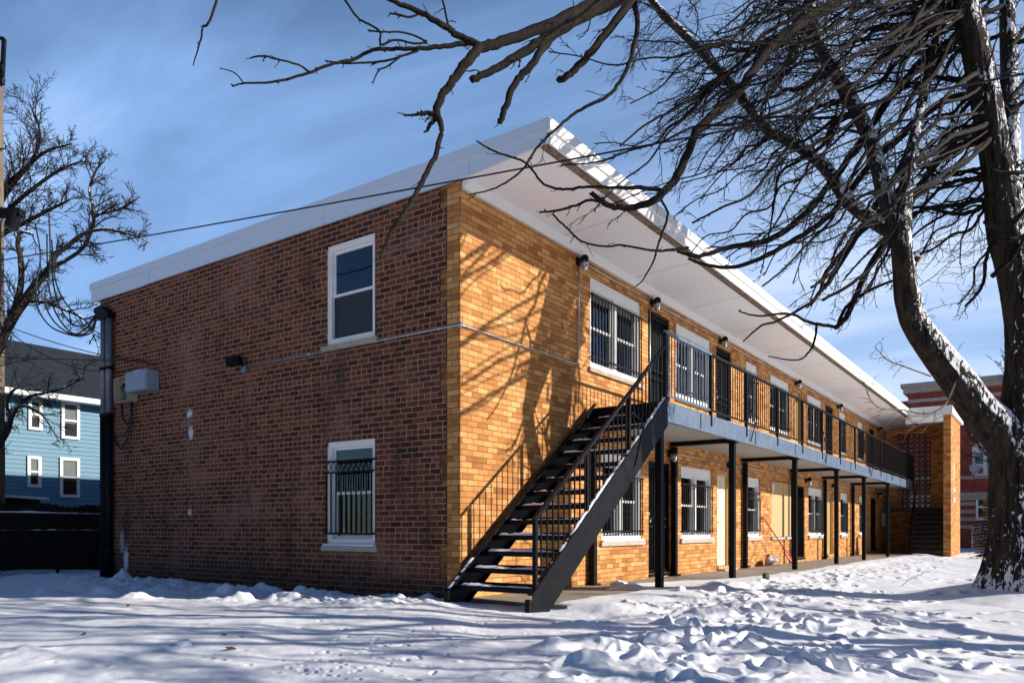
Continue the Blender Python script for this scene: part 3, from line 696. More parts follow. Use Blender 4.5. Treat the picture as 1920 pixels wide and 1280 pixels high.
for x in (xn, fx(1100, yr), fx(1179, yr)):
    m_ = MB(); m_.box((x - .024, yr - .024, (TOP(x) - (.18 if x == xn else .25))), (x + .024, yr + .024, railz(x) - .015)); m_.build('rail_post', M['black_steel'], stairs)
m_ = MB(); xb = fx(1179, yr); m_.bar((xb + .02, yr - .03, railz(xb) - .25), (xb + .42, yr - .05, TOP(xb + .42) + .1), .014, .014).bar((xb, yr - .05, TOP(xb + .42) - .03), (xb + .42, yr - .05, TOP(xb + .42) + .1), .012, .012).bar((xb + .4, yr - .05, TOP(xb + .42) + .1), (xb + .1, yr - .05, TOP(xb) - .22), .016, .016)
m_.build('brace', M['black_steel'], stairs)
m_ = MB(); m_.box((X0 - .235, SO + .0, -.10), (X0 - .185, SO + .06, .10)); m_.box((X0 - .185, SO + .01, .04), (X0 - .168, SO + .05, .08)); m_.build('foot', M['black_steel'], stairs)

def lumpy_strip(mb, p, q, w, h, n=24, seed=0):
    """thin uneven ridge of snow from p to q (width w along y or x)"""
    r_ = random.Random(seed); p = np.array(p); q = np.array(q); t = (q - p) / np.linalg.norm(q - p)
    side = np.cross(t, (0, 0, 1)); side /= np.linalg.norm(side); prof = [(-.5, 0), (-.32, .8), (.0, 1.0), (.32, .75), (.5, 0)]
    vs = []; hh = 1.0
    for i in range(n + 1):
        hh = max(.05, min(1.4, hh + r_.uniform(-.45, .45))); c = p + (q - p) * i / n; ww = w * (0.75 + .25 * r_.random())
        if i in (0, n): hh = .05
        for s_, k_ in prof: vs.append(c + side * s_ * ww + np.array((0, 0, k_ * h * hh)))
    m = len(prof); fs = [(i * m + j, i * m + j + 1, (i + 1) * m + j + 1, (i + 1) * m + j) for i in range(n) for j in range(m - 1)]
    mb.add(vs, fs)
sn = MB()
for i in range(1, 14):
    z = RISE * i + .001; x = X0 + RUN * (i - 1)
    lumpy_strip(sn, (x + .025 + (0 if i > 3 else .07), SO + .09, z + .002), (x + .025 + (0 if i > 3 else .07), SI - .09, z + .002), .075 if i > 3 else .20, .026 if i > 3 else .022, 30, i)
xa = X0 - .15
lumpy_strip(sn, (xa, SO + .035, TOP(xa) + .006), (BX0 - .05, SO + .035, TOP(BX0 - .05) + .006), .06, .022, 90, 77)
lumpy_strip(sn, (xa, SI - .035, TOP(xa) + .006), (xa + .5, SI - .035, TOP(xa + .5) + .006), .06, .02, 12, 78)
lumpy_strip(sn, (BX0, -1.335, 2.884), (BX1, -1.335, 2.884), .05, .012, 200, 79)
tag(sn.build('snow_on_stairs', M['snow'], None, True), 'thin uneven strips of snow lying on the treads and stringers of the black steel stairs', 'snow', kind='stuff')

# ------------------------------------------------------------------ fixtures on the walls
def make_lamp():
    t = thing('wall_lamp', '', 'wall lamp')
    m_ = MB(); m_.box((-.06, -.05, -.06), (.06, -.001, .06)); m_.tube([(0, -.05, .0), (0, -.11, .01)], .028, 8)
    m_.lathe([(.02, .09), (.05, .075), (.065, .04), (.065, -.01), (.05, -.015)], (0, -.13, 0), 14); m_.build('lamp_base', M['black_steel'], t, bevel=.006)
    j = MB(); j.lathe([(.045, -.012), (.052, -.05), (.05, -.11), (.035, -.15), (.012, -.165)], (0, -.13, 0), 14); j.build('glass_jar', M['jar_glass'], t, True)
    c = MB()
    for a in range(4):
        th = a * math.pi / 2 + .4; c.tube([(.062 * math.cos(th), -.13 + .062 * math.sin(th), -.01), (.06 * math.cos(th), -.13 + .06 * math.sin(th), -.11), (.015 * math.cos(th), -.13 + .015 * math.sin(th), -.175)], .004, 5)
    c.tube([(.062 * math.cos(th), -.13 + .062 * math.sin(th), -.07) for th in np.linspace(0, 2 * math.pi, 13)], .004, 5)
    c.tube([(0, -.13, -.02), (0, -.13, -.09)], [.012, .026], 8); c.build('wire_cage', M['galvanised'], t)
    return t
lamp0 = make_lamp()
up_l = [(1083, 'black jar lamp under the soffit, nearest the brick corner and left of every upper window'),
        (1221, 'black jar lamp over the upper door at the head of the steel stairs'),
        (1349, 'black jar lamp over the second upper door counted from the stairs'),
        (1491, 'black jar lamp over the ochre upper door'),
        (1570, 'black jar lamp high on the wall just right of the fourth upper door'),
        (1646, 'black jar lamp under the soffit in the far corner by the stair hall')]
lo_l = [(1253, 'black jar lamp under the balcony above the dark ground door nearest the stairs'),
        (1364, 'black jar lamp under the balcony above the cream ground door'),
        (1510, 'black jar lamp under the balcony above the folding gate'),
        (1560, 'black jar lamp under the balcony above the ochre ground door'),
        (1645, 'pale jar lamp under the far end of the balcony beside the last ground door')]
lampsx = {'u': [], 'l': []}
first = True
for grp, z, lst in (('u', 5.19, up_l), ('l', 2.40, lo_l)):
    for px, lab in lst:
        o = lamp0 if first else copy_tree(lamp0); first = False
        x = min(fx(px), LEN - .25); o.location = (x, 0, z); o['label'] = lab; o['group'] = 'jar lamps along the front wall'; lampsx[grp].append(x)
CZ = 3.53
m_ = MB(); yfl = ey(462)
m_.tube([(-.03, yfl, CZ - .01), (-.03, .10, CZ), (-.03, -.0, CZ), (-.02, -.03, CZ), (0.05, -.03, CZ), (2.80, -.03, CZ), (2.90, -.03, CZ + .02), (2.955, -.03, CZ + .09), (2.965, -.03, CZ + .2), (lampsx['u'][0], -.03, 5.15)], .0125, 8)
for p in ((-.03, 1.5, CZ), (-.03, .35, CZ), (-.03, 2.9, CZ)): m_.tube([(p[0], p[1] - .03, p[2]), (p[0], p[1] + .03, p[2])], .02, 8)
m_.lathe([(.026, -.03), (.026, .03)], (-.028, -.028, CZ), 10)
tag(m_.build('conduit', M['galvanised'], None, True), 'galvanised conduit running from the floodlight round the brick corner and up to a lamp', 'conduit')
def cond(xs, z, drop):
    m_ = MB()
    for a, b in zip(xs[:-1], xs[1:]): m_.tube([(a + .06, -.02, z), (a + (b - a) * .5, -.02, z - drop), (b - .06, -.02, z)], .011, 7)
    return m_
m_ = cond(lampsx['u'], 5.21, .01); m_.tube([(lampsx['u'][1] - .09, -.02, 5.12), (lampsx['u'][1] - .10, -.02, 3.0)], .010, 7)
tag(m_.build('conduit', M['galvanised'], None, True), 'thin pale conduit linking the upper row of jar lamps below the soffit', 'conduit')
m_ = cond(lampsx['l'], 2.42, .0); m_.tube([(2.55, -.02, 2.50), (2.8, -.02, 2.50), (3.0, -.02, 2.44), (lampsx['l'][0] - .05, -.02, 2.42)], .011, 7)
tag(m_.build('conduit', M['galvanised'], None, True), 'thin pale conduit linking the jar lamps under the balcony', 'conduit')

fl = thing('floodlight', 'black floodlight with round junction box on the shaded red brick end wall', 'floodlight', (0, yfl, CZ))
m_ = MB(); m_.tube([(-.001, yfl, CZ - .04), (-.06, yfl, CZ - .04)], .065, 14); m_.build('junction_box', M['pipe_grey'], fl, bevel=.005)
m_ = MB(); m_.tube([(-.05, yfl + .0, CZ), (-.11, yfl + .06, CZ + .06)], .02, 8)
a, b = np.array((-.10, yfl + .02, CZ + .10)), np.array((-.20, yfl + .22, CZ + .07)); m_.bar(a, b, .14, .14); m_.build('lamp_head', M['black_steel'], fl, bevel=.012)
m_ = MB(); t = (b - a) / np.linalg.norm(b - a); m_.tube([b + t * .001, b + t * .012], .055, 14); m_.build('lens', M['jar_glass'], fl)

# service riser: two pipes and a weatherhead
yr1, yr2 = ey(203), ey(213)
rs = thing('service_riser', 'pair of grey service pipes with black weatherhead at the left edge of the end wall', 'pipe', (0, yr1, 0))
for y in (yr1, yr2):
    m_ = MB(); m_.tube([(-.09, y, -.1), (-.09, y, 3.1)], .066, 14); m_.build('pipe', M['black_steel'], rs, True)
    m_ = MB(); m_.tube([(-.09, y, 3.1), (-.09, y, zz(598, 0, y))], .058, 14); m_.build('upper_pipe', M['pipe_grey'], rs, True)
m_ = MB()
for z in (.5, 1.75, 3.1, 4.0):
    for y in (yr1, yr2): m_.tube([(-.09, y, z - .03), (-.09, y, z + .03)], .075, 14)
m_.build('coupling', M['black_steel'], rs)
m_ = MB(); zt = zz(597, 0, yr1)
m_.box((-.17, yr2 - .09, zt - .05), (-.01, yr1 + .12, zt + .03)); m_.prism([(yr2 - .10, zt + .03), (yr1 + .12, zt + .03), (yr1 + .24, zt + .12), (yr1 + .22, zt + .20), (yr1 + .0, zt + .22)], 'x', -.17, -.01); m_.build('weatherhead', M['black_steel'], rs, bevel=.01)
WH = np.array((-.10, yr1 + .22, zt + .12))

# meter boxes
yb0, yb1 = ey(300), ey(258)
zb0, zb1 = zz(736, 0, (yb0 + yb1) / 2), zz(699, 0, (yb0 + yb1) / 2)
ub = thing('utility_box', 'blue grey metal meter box with a snow cap, on the shaded brick end wall', 'utility box', (0, yb0, zb0))
m_ = MB(); m_.box((-.24, yb0 + .03, zb0), (-.002, yb1 - .02, zb1)); m_.build('casing', M['meter_blue'], ub, bevel=.008)
m_ = MB(); m_.box((-.252, yb0 + .045, zb0 + .015), (-.241, yb1 - .035, zb1 - .015)); m_.tube([(-.252, yb1 - .08, zb0 + .06), (-.262, yb1 - .08, zb0 + .06)], .012, 8); m_.build('door', M['meter_blue'], ub)
m_ = MB(); lumpy_strip(m_, (-.12, yb0 + .04, zb1 + .001), (-.12, yb1 - .03, zb1 + .001), .2, .06, 10, 5); m_.build('snow_cap', M['snow'], ub, True)
yc0, yc1 = ey(268), ey(233)
zc0, zc1 = zz(752, 0, yc0), zz(705, 0, yc0)
ob = thing('utility_box', 'open beige metal box with loose black wires, left of the blue grey meter box', 'utility box', (0, yc0, zc0))
m_ = MB(); t_ = .012; D = -.2
m_.box((-.02, yb1 + .0, zc0), (-.003, yc1, zc1)).box((D, yc1 - t_, zc0 + .03), (-.02, yc1, zc1)).box((D, yb1 - .01, zc0), (-.02, yb1 + t_ - .01, zc1)).box((D, yb1 + .01, zc0 - .0), (-.02, yc1 - .02, zc0 + t_)).box((D, yb1 + .01, zc1 - t_), (-.02, yc1, zc1))
m_.build('casing', M['beige_metal'], ob)
m_ = MB()
for q in range(5):
    y = yb1 + .08 + q * .07; m_.tube([(-.05, y, zc1 - .08), (-.12, y + .02, zc0 + .3), (-.07, y - .03, zc0 + .15), (-.1, y, zc0 - .02)], .011, 6)
m_.box((-.06, yb1 + .1, zc0 + .15), (-.03, yb1 + .25, zc1 - .15)); m_.build('wiring', M['cable_black'], ob)
m_ = MB(); lumpy_strip(m_, (-.11, yb1 + .06, zc1 + .001), (-.11, yc1 - .05, zc1 + .001), .16, .045, 8, 9); m_.build('snow_cap', M['snow'], ob, True)
m_ = MB(); yq = (yc0 + yc1) / 2 + .05
m_.tube([(-.1, yc1 - .1, zc0), (-.1, yc1 - .12, zc0 - .28), (-.08, yq, zc0 - .42), (-.08, yq - .12, zc0 - .3), (-.08, yq - .14, zc0)], .024, 7)
m_.tube([(-.08, yq - .1, zc0), (-.07, yq - .12, zc0 - .35), (-.06, yq + .1, zc0 - .72), (-.05, yq + .3, zc0 - .86), (-.05, yr2 - .1, zc0 - .62)], .016, 7)
m_.tube([(-.06, yq, zc0 - .45), (-.06, yq + .2, zc0 - .60), (-.05, yr2 - .1, zc0 - .58)], .014, 7)
tag(m_.build('cable', M['cable_black'], None, True), 'bundle of loose black cable dangling under the open beige box', 'cable')

# sagging cables from the tree / pole to the weatherhead, and the long wires
def sag(p, q, s_, n=18):
    p, q = np.array(p, float), np.array(q, float)
    return [p + (q - p) * t - np.array((0, 0, s_ * 4 * t * (1 - t))) for t in np.linspace(0, 1, n)]
def spline(pts, n=8):
    P = np.array(pts, float); out_ = []
    for i in range(len(P) - 1):
        p0, p1, p2, p3 = P[max(i - 1, 0)], P[i], P[i + 1], P[min(i + 2, len(P) - 1)]
        for t in np.linspace(0, 1, n, endpoint=False):
            out_.append(.5 * ((2 * p1) + (-p0 + p2) * t + (2 * p0 - 5 * p1 + 4 * p2 - p3) * t * t + (-p0 + 3 * p1 - 3 * p2 + p3) * t ** 3))
    out_.append(P[-1]); return out_
dW = depth(WH[0], WH[1])
loops = [([(66, 420), (76, 480), (67, 540), (72, 580), (95, 612), (130, 627), (155, 629), (175, 618), (188, 594)], 'thick black service cable, leftmost of the looped drops to the weatherhead'),
         ([(92, 400), (94, 500), (84, 560), (98, 598), (125, 622), (150, 628), (172, 615), (187, 592)], 'black service cable hanging in the second loop to the weatherhead'),
         ([(88, 440), (90, 520), (100, 575), (120, 610), (142, 626), (165, 612), (186, 588)], 'black service cable hanging in the middle loop to the weatherhead'),
         ([(97, 470), (100, 530), (112, 575), (130, 602), (150, 612), (170, 602), (185, 586)], 'black service cable in the fourth, shallower loop to the weatherhead'),
         ([(97, 450), (103, 520), (118, 560), (138, 585), (156, 598), (172, 594), (184, 584)], 'black service cable, topmost and shallowest loop to the weatherhead')]
for path, lab in loops:
    n = len(path); pts = [at(x, y, dW - .05 + (1 - i / (n - 1)) * 1.6 * (1 if i < n - 2 else .3)) for i, (x, y) in enumerate(path)]
    pts[-1] = WH + np.array((0, .06 * random.random(), .05 * random.uniform(-1, 1)))
    m_ = MB(); m_.tube(spline(pts, 6), .016, 6); tag(m_.build('service_cable', M['cable_black'], None, True), lab, 'cable', 'cables looped to the weatherhead')
m_ = MB(); m_.tube([at(-60, 498, 14.0) + (at(2060, 112, 6.3) - at(-60, 498, 14.0)) * t - np.array((0, 0, .05 * 4 * t * (1 - t))) for t in np.linspace(0, 1, 40)], .010, 6)
tag(m_.build('overhead_wire', M['cable_black'], None, True), 'long taut black wire crossing the front of the roof up into the tree', 'wire')
for (a, b, sg, lab) in (((-20, 597, 17.5), (292, 684, 0), .12, 'sloping black wire running down to the wall above the meter boxes'),
                        ((-10, 596, 17.2), (232, 697, 0), .35, 'sagging black wire running down to the open beige box'),
                        ((-30, 668, 17.0), (278, 676, 0), .02, 'level black wire crossing the pipes to the end wall')):
    yb = ey(b[0]); q = np.array((-.03, yb, zz(b[1], 0, yb))); m_ = MB(); m_.tube(sag(at(*a), q, sg), .010, 5)
    tag(m_.build('overhead_wire', M['cable_black'], None, True), lab, 'wire')

# mailboxes and papers near the stair hall, satellite dish comes later
px0, px1 = fx(1644.5), fx(1652)
m_ = MB(); xm = LEN - 1.5
m_.box((LEN - .95, -.03, 1.05), (LEN - .35, -.003, 1.62)); o = m_.build('notice_board', M['paper'], None)
tag(o, 'white notice sheets on the dark brick beside the last ground door', 'notice board')
m_ = MB(); m_.box((LEN - .8, -.04, 1.85), (LEN - .45, -.004, 2.2)); tag(m_.build('wall_box', M['pipe_grey'], None, bevel=.01), 'small grey box above the white notice sheets', 'box')
# plate and papers on the sunlit pier
m_ = MB(); xq = fx(1788.5, -2.86); zq = zz(928, xq, -2.86)
m_.box((xq - .30, -2.885, zq - .28), (xq + .25, -2.862, zq + .28)); o = thing('door_plate', 'white plate with a black figure on the sunlit brick pier', 'sign', (xq, -2.86, zq))
m_.build('plate', M['trim_white'], o)
m_ = MB(); m_.box((xq - .10, -2.892, zq - .12), (xq + .12, -2.886, zq + .16)); m_.build('emblem', M['black_steel'], o)
m_ = MB(); zq2 = zz(885, xq, -2.86); m_.add([(xq - .2, -2.868, zq2 - .35), (xq - .02, -2.868, zq2 - .3), (xq + .05, -2.868, zq2 + .38), (xq - .14, -2.868, zq2 + .42)], [(0, 1, 2, 3)])
m_.add([(xq - .2, -2.872, zq2 - .35), (xq - .02, -2.872, zq2 - .3), (xq + .05, -2.872, zq2 + .38), (xq - .14, -2.872, zq2 + .42)], [(0, 1, 2, 3)])
tag(m_.build('poster', M['paper'], None), 'tall torn white paper pasted on the sunlit pier above the plate', 'poster')

# snow shovel and bag against the wall
sx_, sy_ = fx(1462, -.25), -.25
sh = thing('snow_shovel', 'red snow shovel leaning on the brick wall below the boarded window', 'shovel', (sx_, sy_, 0))
ta = np.array((fx(1431, -.03), -.03, zz(970, fx(1431, -.03), -.03))); tb_ = np.array((sx_ - .1, -.42, .36))
m_ = MB(); m_.tube([ta, tb_], .016, 8); m_.tube([ta + np.array((-.06, 0, .0)), ta + np.array((.06, 0, .0))], .02, 8); m_.build('shaft', M['red_plastic'], sh)
d_ = (tb_ - ta) / np.linalg.norm(tb_ - ta); s_ = np.array((1, .2, 0)) / 1.02; s_ = s_ - d_ * (s_ @ d_); s_ /= np.linalg.norm(s_); n_ = np.cross(d_, s_)
vs = []
for i in range(7):
    for j in range(9):
        u_ = j / 8 * 2 - 1; v_ = i / 6; w_ = .24 * (0.55 + .45 * min(1, v_ * 2.2)); p = tb_ + d_ * (v_ * .42 - .04) + s_ * u_ * w_ + n_ * (-.06 * u_ * u_ + .02 * v_); vs.append(p)
fs = [(i * 9 + j, i * 9 + j + 1, (i + 1) * 9 + j + 1, (i + 1) * 9 + j) for i in range(6) for j in range(8)]
m_ = MB(); m_.add(vs, fs); bl_ = m_.build('blade', M['red_plastic'], sh, True); so_ = bl_.modifiers.new('thick', 'SOLIDIFY'); so_.thickness = .012
def blob(c, r, n=14, amp=.25, seed=1, flat=1.0):
    r_ = random.Random(seed); ph = [r_.uniform(0, 6.28) for _ in range(6)]; vs = []; m_ = MB()
    for i in range(n + 1):
        for j in range(2 * n):
            th = math.pi * i / n; fi = math.pi * j / n
            k_ = 1 + amp * (math.sin(2 * fi + ph[0]) * math.sin(th) * .5 + math.sin(3 * th + ph[1]) * .4 + math.sin(5 * fi + 2 * th + ph[2]) * .3 * math.sin(th) + math.sin(4 * th + 3 * fi + ph[3]) * .3 * math.sin(th))
            vs.append((c[0] + r[0] * k_ * math.sin(th) * math.cos(fi), c[1] + r[1] * k_ * math.sin(th) * math.sin(fi), c[2] + r[2] * k_ * math.cos(th) * flat))
    w_ = 2 * n; m_.add(vs, [(i * w_ + j, i * w_ + (j + 1) % w_, (i + 1) * w_ + (j + 1) % w_, (i + 1) * w_ + j) for i in range(n) for j in range(w_)]); return m_
tag(blob((fx(1449, -.3), -.28, .11), (.24, .12, .13), 12, .55, 3).build('plastic_bag', M['bag'], None, True), 'crumpled brown and white bag on the walkway beside the red shovel', 'bag')

# ------------------------------------------------------------------ ground: snow sheet, walkway
def vnoise(x, y, seed=0):
    xi = np.floor(x).astype(np.int64); yi = np.floor(y).astype(np.int64); fx_ = x - xi; fy_ = y - yi
    def h(a, b):
        n = (a * 374761393 + b * 668265263 + seed * 974634777) & 0x7fffffff
        n = ((n ^ (n >> 13)) * 1274126177) & 0x7fffffff; return ((n ^ (n >> 16)) & 0xffff) / 65535.0
    u = fx_ * fx_ * fx_ * (fx_ * (fx_ * 6 - 15) + 10); v = fy_ * fy_ * fy_ * (fy_ * (fy_ * 6 - 15) + 10)
    return (h(xi, yi) * (1 - u) + h(xi + 1, yi) * u) * (1 - v) + (h(xi, yi + 1) * (1 - u) + h(xi + 1, yi + 1) * u) * v
def fbm(x, y, o=4, seed=0):
    t = 0; a = .5
    for i in range(o): t = t + a * (vnoise(x, y, seed + i) - .5); x = x * 2.03 + 13.1; y = y * 2.03 + 7.7; a *= .5
    return t
def sst(a, b, x): t = np.clip((x - a) / (b - a), 0, 1); return t * t * (3 - 2 * t)
dense = np.linspace(R(-56), R(56), 1150); sparse = np.linspace(R(56), R(304), 70)[1:-1]
ANG = np.concatenate([dense, sparse]) + HEAD
RAD = np.concatenate([[0.02, .6, 1.2, 1.8, 2.4], np.geomspace(2.8, 45, 620), np.geomspace(48, 1500, 40)])
A_, R_ = np.meshgrid(ANG, RAD, indexing='ij'); GX = CAM[0] + R_ * np.cos(A_); GY = CAM[1] + R_ * np.sin(A_)
near = sst(60, 30, R_)
def ground_base(x, y):
    n1_ = fbm(x * .5, y * .5, 3, 3); n2_ = fbm(x * 1.7, y * 1.7, 3, 9)
    z = -.03 + .16 * n1_ + .05 * n2_ - .010 * np.clip(x, 0, 30) * .5 - .03 * sst(-2.5, -6, y)
    # bare strip next to the front wall
    yb = -.62 - 1.0 * sst(3.5, 8.0, x) + .35 * fbm(x * .8, y * .0 + 3.0, 3, 21) + .06 * fbm(x * 5, y * 5, 2, 31)
    inx = sst(-.05, .35, x) * sst(30.5, 29.5, x)
    bare = sst(yb - .06, yb + .16, y) * inx * sst(.5, .2, y)
    top = -.004 * np.clip(x, 0, 30)
    path = sst(-2.6, -1.9, y) * inx * sst(.3, 0., y)
    z = z * (1 - path) + (top + .022 + .03 * n2_) * path
    z = z * (1 - bare) + (top - .06) * bare
    inside = sst(-.02, .1, x) * sst(30.6, 30.3, x) * sst(-.02, .1, y) * sst(9.4, 9.2, y)
    return z * (1 - inside) - .3 * inside
GZ = ground_base(GX, GY)
# ridge of shovelled, trodden snow in front of the walkway and along the end wall
def ridge_mask(x, y):
    cy = np.interp(x, [-9, -5, -3, -1.2, 0.5, 3, 6, 14, 25], [-4.3, -4.3, -4.15, -3.75, -3.15, -2.75, -2.7, -2.8, -2.8]); wd = np.interp(x, [-9, -3.5, 0, 3, 8, 20], [.4, .85, 1.05, .75, .9, 1.2])
    return np.exp(-((y - cy) / wd) ** 2) * sst(-5.2, -3.4, x) * sst(34, 20, x)
RM = ridge_mask(GX, GY)
bil = np.abs(fbm(GX * 2.4, GY * 2.4, 4, 41)) * 2
lump = sst(-.04, .36, fbm(GX * 3.6, GY * 3.6, 3, 51)); lump2 = sst(-.08, .28, fbm(GX * 7.5, GY * 7.5, 3, 61))
GZ += RM * near * (.015 + .050 * lump + .016 * lump2 + .022 * bil)
em = np.exp(-((GX + 1.0) / .75) ** 2) * sst(-.6, .4, GY) * sst(11, 9, GY) + np.exp(-((GX + .35) / .30) ** 2) * sst(-.1, .3, GY) * sst(9.6, 9.0, GY) * .7
GZ += np.clip(em, 0, 1.2) * near * (.02 + .075 * lump + .03 * lump2)
GZ += RM * near * .014 * fbm(GX * 16, GY * 16, 3, 171)
GZ += near * .010 * fbm(GX * 11, GY * 11, 2, 71) + near * .05 * sst(.1, .34, fbm(GX * 1.1, GY * 1.1, 4, 81)) * sst(-3.3, -4.5, GX) * sst(-.5, -1.5, GY)
def dent(cx_, cy_, rx, ry, ang, dep, rim=.35):
    rr = math.hypot(cx_ - CAM[0], cy_ - CAM[1]); th = math.atan2(cy_ - CAM[1], cx_ - CAM[0]); ext = max(rx, ry) * 2.6
    th = (th - HEAD + math.pi) % (2 * math.pi) - math.pi + HEAD
    i0, i1 = np.searchsorted(dense + HEAD, [th - ext / rr, th + ext / rr]); j0, j1 = np.searchsorted(RAD, [rr - ext, rr + ext])
    if i1 <= i0 or j1 <= j0: return
    sl = (slice(i0, i1), slice(j0, j1)); dx_ = GX[sl] - cx_; dy_ = GY[sl] - cy_; c, s = math.cos(ang), math.sin(ang)
    q = np.sqrt(((dx_ * c + dy_ * s) / rx) ** 2 + ((-dx_ * s + dy_ * c) / ry) ** 2)
    if dep < 0:
        q = q * (1 + .9 * fbm(GX[sl] * 5, GY[sl] * 5, 3, 5)); GZ[sl] += -dep * np.exp(-(q / .72) ** 2) * (1 + .8 * fbm(GX[sl] * 9, GY[sl] * 9, 2, 15)); return
    q = q + .35 * fbm(GX[sl] * 14, GY[sl] * 14, 2, 5)
    GZ[sl] += -dep * sst(1.05, .55, q) + dep * rim * np.exp(-((q - 1.3) / .28) ** 2)
def gpt(px, py, h=.97): return at(px, py, h * FPX / (py - HY))
rg = random.Random(5)
def trail(p, q, n, dep=.065, sz=1.0):
    p = gpt(*p)[:2]; q = gpt(*q)[:2]; d_ = (q - p); a = math.atan2(d_[1], d_[0]); nn = np.array((-math.sin(a), math.cos(a)))
    for i in range(n):
        c = p + d_ * i / max(1, n - 1) + nn * (.11 if i % 2 else -.11) + np.array((rg.uniform(-.06, .06), rg.uniform(-.06, .06))); dent(c[0], c[1], .15 * sz, .075 * sz, a + rg.uniform(-.3, .3), dep * rg.uniform(.7, 1.2))
trail((1880, 1225), (1560, 1150), 7); trail((1900, 1262), (1500, 1205), 8); trail((1560, 1265), (1280, 1170), 9); trail((1660, 1240), (1440, 1150), 6)
trail((1860, 1160), (1350, 1120), 12); trail((1250, 1275), (1450, 1130), 10); trail((1840, 1085), (1420, 1078), 14); trail((1500, 1095), (1760, 1060), 12)
trail((1330, 1268), (1120, 1190), 7, .035); trail((1700, 1275), (1480, 1230), 6); trail((1780, 1250), (1860, 1190), 4); trail((1040, 1276), (1240, 1205), 6, .035); trail((1420, 1275), (1600, 1185), 7); trail((1250, 1150), (1560, 1105), 12); trail((1300, 1235), (1420, 1180), 5)
for _ in range(90):
    px = rg.gauss(1480, 230); py = rg.uniform(1062, 1180); c = gpt(px, py)
    if c[1] < -1.9 and RM is not None: dent(c[0], c[1], rg.uniform(.10, .2), rg.uniform(.06, .12), rg.uniform(0, 3.1), rg.uniform(.04, .09))
for _ in range(110):     # small animal tracks
    t = rg.random(); px = 560 + 420 * t + rg.gauss(0, 60); py = 1272 - 110 * t + rg.gauss(0, 14)
    if py < 1125: continue
    c = gpt(px, py); dent(c[0], c[1], .028, .02, rg.uniform(0, 3), .016, .2)
for _ in range(150):
    px = rg.uniform(60, 1250); py = rg.uniform(1130, 1275); c = gpt(px, py)
    if c[1] < -1.6 or c[0] < -.5: dent(c[0], c[1], rg.uniform(.03, .07), rg.uniform(.02, .04), rg.uniform(0, 3), rg.uniform(-.018, .02), .1)
def mound(px, py, r, h, hh=.97, sq=1.0):
    c = gpt(px, py, hh); dent(c[0], c[1], r, r * sq, rg.uniform(0, 3), -h, 0)
for (px, py, r, h) in ((195, 1118, .24, .13), (255, 1125, .26, .10), (420, 1120, .22, .11), (450, 1128, .20, .08), (650, 1108, .22, .17), (690, 1104, .2, .16), (620, 1112, .18, .12), (760, 1122, .3, .13), (550, 1130, .25, .08),
                       (800, 1128, .22, .08), (230, 1095, .18, .22), (480, 1112, .2, .1), (560, 1118, .16, .1), (45, 1242, .28, .06), (300, 1112, .3, .08), (90, 1115, .3, .10),
                       (1235, 1205, .24, .07), (1330, 1155, .34, .08), (1130, 1215, .24, .06), (1280, 1195, .22, .05), (1180, 1110, .24, .08), (1140, 1112, .18, .06), (1095, 1112, .2, .06), (1400, 1120, .36, .07), (1460, 1105, .36, .06),
                       (1380, 1105, .3, .05), (1340, 1108, .26, .06), (1040, 1222, .16, .08), (1110, 1250, .18, .08), (1200, 1245, .2, .06), (1090, 1180, .22, .07)):
    mound(px, py, r, h)
TB = at(1932, 1112, 11.0)
tm = np.hypot(GX - TB[0] - .15, GY - TB[1]); GZ += .20 * sst(1.9, .5, tm) + .05 * sst(.9, .3, tm)
# clear snow away from under the stairs and keep the last rings flat
ust = sst(-.12, .15, GX) * sst(3.2, 2.2, GX) * sst(-1.35, -1.15, GY) * sst(.02, -.02, GY)
GZ = GZ * (1 - ust) + (-.05) * ust
far = sst(60, 200, R_); GZ = GZ * (1 - far) - .25 * far
nA, nR = GX.shape
V = np.stack([GX, GY, GZ], -1).reshape(-1, 3)
ii = np.arange(nA)[:, None]; jj = np.arange(nR - 1)[None, :]; i2 = (ii + 1) % nA
Fq = np.stack([ii * nR + jj, ii * nR + jj + 1, i2 * nR + jj + 1, i2 * nR + jj], -1).reshape(-1, 4)
me = bpy.data.meshes.new('snow_ground'); me.vertices.add(len(V)); me.vertices.foreach_set('co', V.ravel()); me.loops.add(Fq.size); me.loops.foreach_set('vertex_index', Fq.ravel().astype(np.int32))
me.polygons.add(len(Fq)); me.polygons.foreach_set('loop_start', np.arange(0, Fq.size, 4, dtype=np.int32)); me.polygons.foreach_set('loop_total', np.full(len(Fq), 4, np.int32))
me.update(calc_edges=True); me.validate(); me.polygons.foreach_set('use_smooth', [True] * len(me.polygons)); me.materials.append(M['snow'])
# faces wind so that normals point up
if me.polygons[len(me.polygons) // 2].normal.z < 0: me.flip_normals()
g = bpy.data.objects.new('snow_ground', me); COL.objects.link(g); structure(g)
m_ = MB(); m_.add([(.1, -1.55, 0), (LEN + .2, -1.55, -.004 * 30), (LEN + .2, .02, -.004 * 30), (.1, .02, 0), (.1, -1.55, -.3), (LEN + .2, -1.55, -.4), (LEN + .2, .02, -.4), (.1, .02, -.3)], [(0, 1, 2, 3), (0, 4, 5, 1), (4, 0, 3, 7), (1, 5, 6, 2)])
structure(m_.build('walkway', M['concrete'], None))

def ground_z(x, y):
    rr = math.hypot(x - CAM[0], y - CAM[1]); th = math.atan2(y - CAM[1], x - CAM[0]); th = (th - HEAD + math.pi) % (2 * math.pi) - math.pi + HEAD
    i = min(np.searchsorted(dense + HEAD, th), len(dense) - 1); j = min(np.searchsorted(RAD, rr), nR - 1); return GZ[i, j]
